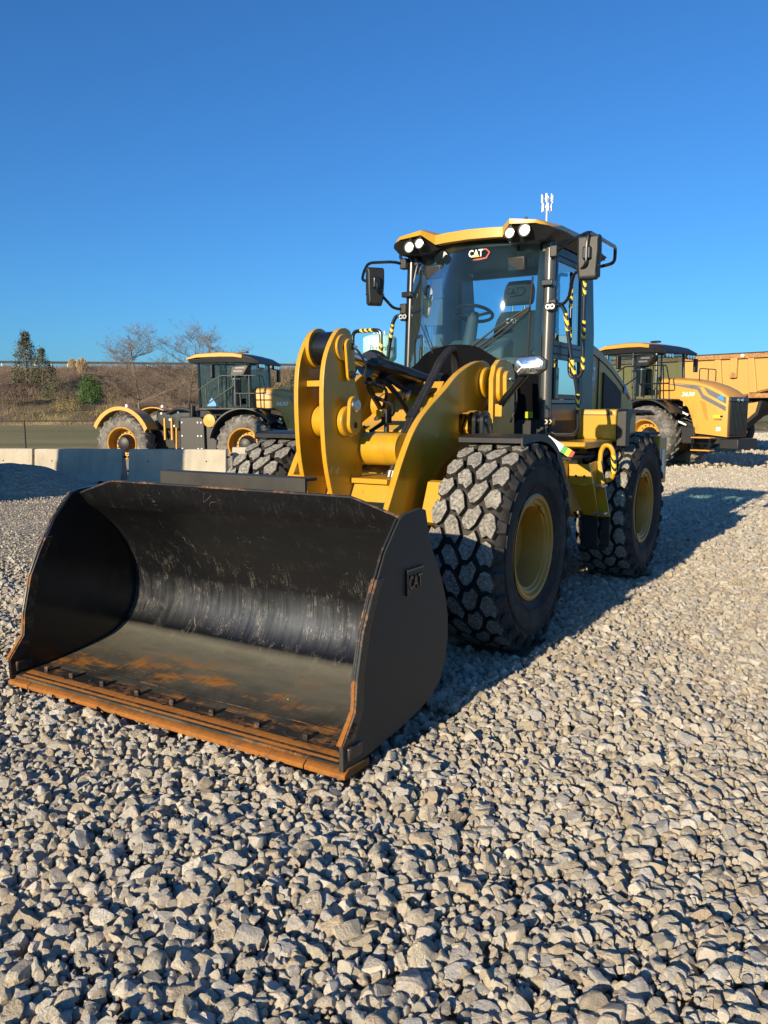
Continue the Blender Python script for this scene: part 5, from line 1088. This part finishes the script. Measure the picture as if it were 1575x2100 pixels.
for s in (1,-1):
    m = MB(); m.box(-1.62,7.0,*sorted((s*1.39,s*1.52)),3.66,3.84); m.build('top_rail', M['truckrust'], db, .02)
    m = MB(); m.box(-1.62,7.0,*sorted((s*1.3,s*1.53)),3.842,3.875); m.build('rail_cap', M['darkgap'], db, .008)
    for a in (.75,2.05,3.6,5.1):
        zb = float(np.interp(a,[-1.75,-.2,1.35,1.6,4.0,6.6],[3.35,2.6,2.24,2.1,1.75,1.75]))
        m = MB(); m.prism([(a-.20,zb),(a+.10,zb),(a+.22,3.66),(a-.02,3.66)],'Y',*sorted((s*1.401,s*1.50))); m.build('body_rib', M['truckyel'], db, .02)
    m = MB(); m.box(1.35,1.62,*sorted((s*1.401,s*1.54)),2.95,3.68); hb = m.build('hoist_bracket', M['truckyel'], db, .015)
    m = MB(); m.cyl((1.48,s*1.53,3.05),(1.48,s*1.56,3.05),.11,16); m.build('bracket_pin', M['truckrust'], hb)
    m = MB(); m.box(.1,.9,*sorted((s*1.1,s*1.46)),2.18,2.36); m.build('body_shoe', M['truckrust'], db, .02)
    m = MB(); m.box(-1.0,-.45,*sorted((s*1.1,s*1.44)),2.66,2.80); m.build('body_shoe', M['truckrust'], db, .02)
m = MB(); m.lathe([(.01,0),(.07,0),(.06,.03),(.01,.04)],(1.15,1.52,3.76),'Y',12); m.build('marker_lamp', M['white'], db)
m = MB(); m.prism([(-1.2,2.75),(-.2,2.45),(1.2,2.1),(2.6,1.75),(7.5,1.65),(7.5,1.2),(2.0,1.2),(.6,1.7),(-.9,2.3)],'Y',-.6,.6); m.build('chassis_frame', M['darkgap'], DT, .03)
m = MB(); m.prism([(.55,2.05),(1.15,1.95),(1.32,1.75),(1.40,1.25),(1.22,1.15),(.65,1.65)],'Y',.70,1.30); m.build('tail_fender', M['truckyel'], DT, .03)
m = MB(); m.prism([(.40,2.08),(.55,2.07),(.64,1.66),(1.22,1.14),(1.15,1.04),(.54,1.56)],'Y',.66,1.34); m.build('fender_edge', M['darkgap'], DT, .02)
for x in (2.6,4.6,9.2):
    for s in (1,-1):
        w = part('wheel', DT, (x,s*1.15,.90)); o = bpy.data.objects.new('tyre', T0 and AGT_ME if False else bpy.data.objects['tyre'].data); col.objects.link(o); setp(o, w)
        q = MB(); q.lathe([(.49,s*.27),(.44,s*.2),(.42,s*.0),(.15,s*-.02),(.02,s*-.02),(.02,s*-.08),(.49,s*-.08)] if s>0 else [(.49,s*.27),(.49,s*-.08),(.02,s*-.08),(.02,s*-.02),(.15,s*-.02),(.42,0),(.44,s*.2)],n=32); q.build('rim', M['yellow2'], w)
m = MB(); m.prism([(7.6,1.5),(7.6,3.6),(9.0,3.6),(9.3,2.6),(10.6,2.3),(10.8,1.0),(7.8,1.0)],'Y',-1.2,1.2); m.build('truck_cab', M['truckyel'], DT, .06)

# unseen second dump truck, inferred from shade; scaled and raised to darken the barriers
D2 = copy_tree(DT); D2.scale = (1.02,.88,1.04); D2.location = (-10.74, 12.65, -.04); D2.rotation_euler = (0,0,atan2(-cos(SUN_AZ),-sin(SUN_AZ))); tag(D2, 'unseen dump truck with raised body beyond the left edge, sized to shade the barriers', 'dump truck', 'dump trucks'); DT['group'] = 'dump trucks'
for c_ in children(D2):
    if c_.name.startswith('dump_body'):
        th = radians(60); pv = Vector((1.3,0,1.9)); Rm = Matrix.Rotation(-th,3,'Y'); c_.location = pv-Rm@pv; c_.rotation_euler = (0,-th,0)
q = MB(); q.cyl((3.2,.45,1.5),(3.75,.45,3.9),.12,14); q.build('hoist_cylinder', M['black'], D2)
# ------------------------------------------------------------------ concrete barriers
bprof = [(-.30,0),(-.30,.08),(-.16,.33),(-.10,.83),(.10,.83),(.16,.33),(.30,.08),(.30,0)]
def barrier(x0, y0, x1, y1, z, label):
    L = math.hypot(x1-x0,y1-y0); b = empty('concrete_barrier', ((x0+x1)/2,(y0+y1)/2,z), atan2(y1-y0,x1-x0)); tag(b, label, 'barrier', 'concrete barriers in a row')
    m = MB(); h = L/2-.015
    rings = []
    for t in np.linspace(-h,h,9): rings.append([(t, a+random.uniform(-.004,.004), c+(random.uniform(-.004,.004) if c > 0 else 0)) for a,c in bprof])
    m.loft(rings[::-1]); m.build('concrete_block', M['concrete'], b, .015, ang=30)
    for s in (-1,1):
        q = MB(); q.lathe([(.035,0),(.055,0),(.055,.05),(.035,.05)],(s*(h+.012),0,.62),'Z',10); q.build('joint_loop', M['rustyblack'], b)
        q = MB(); q.prism([(s*h*.55-.10,.0),(s*h*.55-.05,.085),(s*h*.55+.05,.085),(s*h*.55+.10,.0)],'Y',-.306,-.296); q.build('fork_slot', M['darkgap'], b)
        q = MB(); q.cyl((s*h*.6,-.135,.55),(s*h*.6,-.121,.55),.018,8); q.build('lift_hole', M['darkgap'], b)
BX = [(-11.9,-8.36),(-8.34,-6.20),(-6.02,-3.69),(-3.66,-1.4),(-1.35,.9)]
BL = ['concrete barrier at the far left behind the gravel heap','sunlit concrete barrier between the fence post and the tractor rear wheel','stained concrete barrier half in shadow below the tractor tank','concrete barrier behind the bucket below the tractor front wheel','concrete barrier hidden mostly by the wheel loader']
for i,((a,b),l_) in enumerate(zip(BX,BL)):
    yo = (19.75,19.6,19.35,19.75,19.8)[i]; ye = (19.6,19.55,19.3,19.8,19.9)[i]
    barrier(a, yo, b, ye, float(gh(a,19.5))+.0, l_)

# ------------------------------------------------------------------ chain link fence
FY = 32.0; fz = lambda x: float(gh(x,FY)); FN = empty('chain_link_fence', (-14,FY,fz(-14))); tag(FN, 'black chain link fence at the edge of the grass field', 'fence')
FH = 1.58; fx0, fx1 = -12.0, 13.5
def fpt(x, z): return (x, .0 + .0*x, z)
xs_ = np.arange(fx0, fx1, 3.0)
for i, x in enumerate(xs_):
    q = MB(); q.cyl((x,0,-.05),(x,0,FH+.03),.033,8); q.build('post', M['fencewire'], FN)
for a,b in zip(xs_[:-1],xs_[1:]):
    q = MB(); q.cyl((a,0,FH),(b,0,FH),.026,8); q.build('top_rail', M['fencewire'], FN)
q = MB(); st_ = .075; x = fx0
def wire(p0,p1,r=.0045):
    d = (Vector(p1)-Vector(p0)); n1 = Vector((0,1,0)); n2 = d.cross(n1).normalized(); vs=[]
    for p in (Vector(p0),Vector(p1)):
        for a in (0,2.094,4.189): vs.append(p+(n1*cos(a)+n2*sin(a))*r)
    q.add(vs,[(0,1,4,3),(1,2,5,4),(2,0,3,5)])
while x < xs_[-1]-FH:
    wire((x,.0,.02),(x+FH-.03,.0,FH-.02)); wire((x+FH,.006,.02),(x+.03,.006,FH-.02)); x += st_*1.414
o = q.build('wire_mesh', M['fencewire'], FN, smooth=False); o['kind'] = 'stuff'

# ------------------------------------------------------------------ guard rail on the embankment crest
GR = empty('guard_rail', (-60, road_y(-60), 6.9)); tag(GR, 'galvanised guard rail along the raised road on the skyline', 'guard rail')
pts = []
for i in range(64):
    x = -66+i*1.9; pts.append((x, road_y(x)-.6, emb(x,1)[1]))
ox, oy, oz = GR.location
for (x,y,z) in pts:
    q = MB(); q.box(x-ox-.07,x-ox+.07,y-oy-.1,y-oy+.1,z-oz-.2,z-oz+.80); q.build('post', M['galv'], GR)
q = MB()
G = [[(x-ox, y-oy-.13-d, z-oz+.80-e) for (d,e) in ((0,0),(.06,.05),(.06,.10),(.0,.15),(.06,.20),(.06,.25),(0,.30))] for x,y,z in pts]; H = [[(a,b+.02,c) for a,b,c in r] for r in G]
q.shell(G,H); q.build('rail_beam', simple('dark_weathered_rail',(.045,.05,.06),.7,.0), GR)
q = MB(); 
# ------------------------------------------------------------------ vegetation on the slope
def slope_z(x, y):
    cy = road_y(x); t = (y-(cy-40))/40.0
    return float(max(emb(x, min(max(t,0),1))[1], gh(x,y)))
def bare_tree(x, y, H, spread, seed, label, lean=0, base=None):
    r = random.Random(seed); z = slope_z(x,y) if base is None else base
    T = empty('bare_tree', (x,y,z)); tag(T, label, 'tree', 'leafless trees below the road')
    tr = MB(); br = MB()
    def branch(p, d, L, rad, lev):
        n = 5; P = [Vector(p)]; dd = Vector(d).normalized()
        for i in range(n):
            dd = (dd+Vector((r.uniform(-1,1),r.uniform(-1,1),r.uniform(-.5,.9)))*.13).normalized(); P.append(P[-1]+dd*L/n)
        (tr if lev == 0 else br).tube(P, [rad*(1-.75*i/n) for i in range(n+1)], 6 if lev == 0 else (4 if lev == 1 else 3))
        if lev >= 4: return
        k = (16 if lev == 0 else 8 if lev == 1 else 6 if lev == 2 else 4)
        for j in range(k):
            t = r.uniform(.18 if lev == 0 else .2, 1.0); q = P[0].lerp(P[-1],t) if False else P[min(int(t*n),n-1)].lerp(P[min(int(t*n)+1,n)], t*n-int(t*n))
            a = r.uniform(0,2*pi); up = r.uniform(.35,.75) if lev == 0 else r.uniform(-.15,.6)
            side = Vector((cos(a)*spread,sin(a)*spread,up)).normalized(); nd = (dd*.55+side).normalized() if lev else side
            branch(q, nd, L*(r.uniform(.42,.62) if lev == 0 else r.uniform(.38,.6))*(1.15-.45*t if lev == 0 else 1), max(rad*(.42 if lev == 0 else .5)*(1-.4*t), .008), lev+1)
    branch((0,0,-.2), (lean,0,1), H, H*.017, 0)
    tr.build('trunk', M['bark'], T, 0, ang=60); br.build('crown', M['bark'], T, 0, ang=60); return T
def at(px, py, y): # point at distance y seen at photo pixel, on that ray
    dx = (px-787.5)/CAM_F; dy = (1050-py)/CAM_F; d = Vector((dx, cos(CAM_PITCH)+dy*sin(CAM_PITCH), -sin(CAM_PITCH)+dy*cos(CAM_PITCH))); return Vector((0,0,CAM_H))+d*(y/d.y)
p = at(288,845,66); bare_tree(p.x, 66, 6.6, 1.0, 3, 'leafless tree on the slope left of the tractor cab')
p = at(385,850,70); bare_tree(p.x, 70, 6.9, 1.1, 8, 'leafless tree rising behind the left end of the tractor cab', .1)
p = at(430,850,82); bare_tree(p.x, 82, 6.6, 1.1, 15, 'leafless tree partly hidden by the left tractor roof', -.1)
p = at(130,800,78); bare_tree(p.x, 78, 2.4, .7, 21, 'thin leafless sapling between the two evergreens')
def leafy(name, x, y, H, prof, n, mat, size, label, cat, seed, z=None, group=None, gaps=.0, part_name='crown'):
    r = np.random.default_rng(seed); zb = slope_z(x,y) if z is None else z
    T = empty(name, (x,y,zb)); tag(T, label, cat, group)
    q = MB(); q.tube([(0,0,-.2),(.05,0,H*.5),(0,.05,H*.93)],[H*.022,H*.014,.012],6); q.build('trunk', M['bark'], T)
    m = MB(); hs = np.array([a for a,b in prof]); ws = np.array([b for a,b in prof])
    ncl = max(20, n//26)
    for c in range(ncl):
        t = r.uniform(.02,1)**1.1; w = float(np.interp(t,hs,ws)); a = r.uniform(0,2*pi); rr = w*sqrt(r.uniform(.15,1)); cx, cy, cz = rr*cos(a), rr*sin(a), t*H
        cs = size*r.uniform(1.6,3.4)*(.5+.5*min(1,w))
        for k in range(26):
            d = r.normal(size=3)*cs*np.array([.6,.6,.55]); pz = cz+d[2]+ .2*rr*0
            u = r.normal(size=3); u /= np.linalg.norm(u); v = np.cross(u, r.normal(size=3)); v /= np.linalg.norm(v)+1e-9; s = size*r.uniform(.5,1.2)
            p0 = np.array([cx+d[0],cy+d[1],max(pz,.02)])
            m.add([p0-u*s*.5, p0+v*s*.32, p0+u*s*.5, p0-v*s*.32], [(0,1,2,3)])
    m.build(part_name, mat, T, smooth=False); return T
p = at(55,785,84); leafy('juniper_tree', p.x, 84, 5.1, [(0,1.3),(.3,1.35),(.5,1.05),(.62,.95),(.8,.42),(1,.10)], 5200, M['juniper'], .17, 'tall greyish conical juniper breaking the skyline at the left', 'tree', 1, p.z)
p = at(88,785,83); leafy('juniper_tree', p.x, 83, 3.3, [(0,1.2),(.3,1.2),(.55,.75),(.8,.4),(1,.08)], 3600, M['juniper'], .15, 'shorter juniper close to the right of the tall one', 'tree', 2, p.z)
p = at(186,825,72); leafy('evergreen_bush', p.x, 72, 2.25, [(0,.85),(.25,1.0),(.6,.95),(.85,.6),(1,.2)], 5200, M['cedar'], .12, 'rounded dark green evergreen bush on the brown slope', 'bush', 4, p.z)
p = at(112,815,80); leafy('evergreen_bush', p.x, 80, 1.8, [(0,1.3),(.5,1.2),(.9,.6),(1,.2)], 2600, M['juniper'], .14, 'low dark bush at the foot of the junipers', 'bush', 5, p.z)
p = at(612,805,84); leafy('evergreen_bush', p.x, 84, 3.0, [(0,1.2),(.4,1.1),(.8,.6),(1,.15)], 2600, M['juniper'], .15, 'brownish bush behind the left tractor hood', 'bush', 6, p.z)
for i_,(bx_,by_,bd_,bh_,lb_) in enumerate(((20,812,78,1.3,'low purple brown shrub at the left edge of the slope'),(235,800,82,1.2,'low tangled shrub between the green bush and the leafless tree'),(330,812,78,1.4,'low tangled shrub behind the tractor rear fender'),(140,838,70,1.0,'small straw coloured shrub low on the slope'))):
    p = at(bx_,by_,bd_); leafy('shrub', p.x, bd_, bh_, [(0,1.5),(.5,1.4),(.9,.8),(1,.3)], 1800, M['twig'] if i_ != 3 else M['drygrass'], .12, lb_, 'shrub', 40+i_, p.z-.2)
def reed(px, py, y, H, w, seed, label):
    p = at(px,py,y); r = np.random.default_rng(seed); T = empty('reed_clump', (p.x,y,p.z)); tag(T, label, 'reeds', 'dry reed clumps on the crest'); m = MB()
    for k in range(420):
        a = r.uniform(0,2*pi); rr = w*sqrt(r.uniform()); b = np.array([rr*cos(a)*.55,rr*sin(a)*.55,-.1]); t = b+np.array([rr*cos(a)*.5+r.normal()*.06,rr*sin(a)*.4,H*(1-.28*(rr/w)**2)*r.uniform(.45,1)]); u = np.array([.022,0,0])
        m.add([b-u,b+u,t+u*.8,t-u*.8],[(0,1,2,3)])
    m.build('stems', M['reed'], T, smooth=False)
reed(148,754,96,1.25,.42,1,'narrow dry tan reed clump at the guard rail'); reed(168,764,94,1.9,.62,2,'wider taller dry tan reed clump at the guard rail')
# tangled brush and straw grass covering the slope (uncountable)
def cover(name, n, tmin, tmax, hmin, hmax, mat, seed, wid, label):
    r = np.random.default_rng(seed); m = MB(); k = 0; V=[]; F=[]
    while k < n:
        x = r.uniform(-62,16); t = r.uniform(tmin,tmax)
        if np.sin(x*.31+t*5)+np.sin(x*.13-t*7+seed)+r.normal()*.5 < -.3: continue
        y, z = emb(x,t); hh = r.uniform(hmin,hmax); nb = 5
        for j in range(nb):
            bx = x+r.normal()*.35; by = y+r.normal()*.35; tx = bx+r.normal()*hh*.42; o = len(V); zz_ = z-.15
            V += [(bx-wid,by,zz_),(bx+wid,by,zz_),(tx,by+r.normal()*.2,zz_+.15+hh*r.uniform(.6,1))]; F.append((o,o+1,o+2))
        k += 1
    m.v = V; m.f = F; m.m = [0]*len(F); o = m.build(name, mat, None, smooth=False); tag(o, label, None, None, 'stuff')
cover('slope_brush', 14000, .12, .88, .5, 1.5, M['twig'], 11, .022, 'tangled purple brown brush covering the embankment')
cover('slope_straw', 14000, .0, .95, .15, .5, M['drygrass'], 12, .03, 'straw coloured dry grass on the embankment')
# far trees, pond and grass on the right
q = MB(); pv = [(28,84),(90,84),(95,103),(30,103)]; q.add([(a,b,-.262) for a,b in pv],[(0,1,2,3)]); pond = q.build('pond', M['water'], None, smooth=False); tag(pond, 'small blue pond beyond the gravel yard', None, None, 'structure')
for i,(px_,H,sd) in enumerate(((1545,5.5,31),(1562,6.5,32),(1580,6.0,33),(1600,6.5,34))):
    p = at(px_,850,125+6*i); bare_tree(p.x, p.y, H, 1.0, sd, ['pale leafless tree beyond the pond at the truck tail','leafless tree beyond the pond at the right edge','leafless tree beyond the pond past the right edge','farther leafless tree past the right edge'][i], 0, -.3)
# ------------------------------------------------------------------ water tower and cell mast
p = at(779,775,330); zt_ = lambda py: at(779,py,330).z
WT = empty('water_tower', (p.x,330,0)); tag(WT, 'pale teal water tower with lettering behind the loader linkage', 'water tower')
R = 34*330/CAM_F; z0 = zt_(735); z1 = zt_(693); top = zt_(686)
q = MB(); q.lathe([(1.6,0),(1.6,z0-6),(2.4,z0-4),(R*.75,z0-1.6),(R*.96,z0-.4),(R,z0+.6),(R,z1-.4),(R*.93,z1+.3),(R*.5,top),(.1,top+.2)],n=48,ax='Z',closed=False); q.build('tank', M['teal'], WT, ang=40)
for k in range(5):
    a = .6+k*1.25; b = MB(); b.cyl((R*.35*cos(a),R*.35*sin(a),top-.3),(R*.35*cos(a),R*.35*sin(a),top+1.3),.16,8); b.build('roof_antenna', M['white'], WT)
word = 'Perrysburg'; ink = simple('dark_green_ink',(.04,.10,.10),.6)
for k, chh in enumerate(word):
    a = -pi/2 + .25 + (k-4.5)*.17; text('letter', chh, ink, WT, ((R+.03)*cos(a),(R+.03)*sin(a),z0+(z1-z0)*.45), facing((-sin(a),cos(a),0),(0,0,1)), 3.0, .01)
p = at(1121,452,150); CM = empty('cell_mast', (p.x,150,0)); tag(CM, 'slim cell mast with white panel antennas above the cab roof', 'mast')
zt2 = at(1121,400,150).z; zb2 = at(1121,432,150).z
q = MB(); q.cyl((0,0,-.3),(0,0,zt2),.30,12,r1=.16); q.build('pole', M['mastgrey'], CM)
for row,(za,zb_) in enumerate(((zt2-1.35,zt2+.05),(zb2-.2,zb2+1.1))):
    for k in range(6):
        a = k*pi/3+.2+row*.3; rr = 1.0 if row == 0 else .85; c = Vector((rr*cos(a),rr*sin(a),0))
        b = MB(); b.obox((c.x,c.y,(za+zb_)/2),(.14,.30,zb_-za),Matrix.Rotation(a,3,'Z')); b.build('panel_antenna', M['white'], CM, .03)
        b = MB(); b.cyl((0,0,(za+zb_)/2),(c.x,c.y,(za+zb_)/2),.05,6); b.build('antenna_arm', M['mastgrey'], CM)
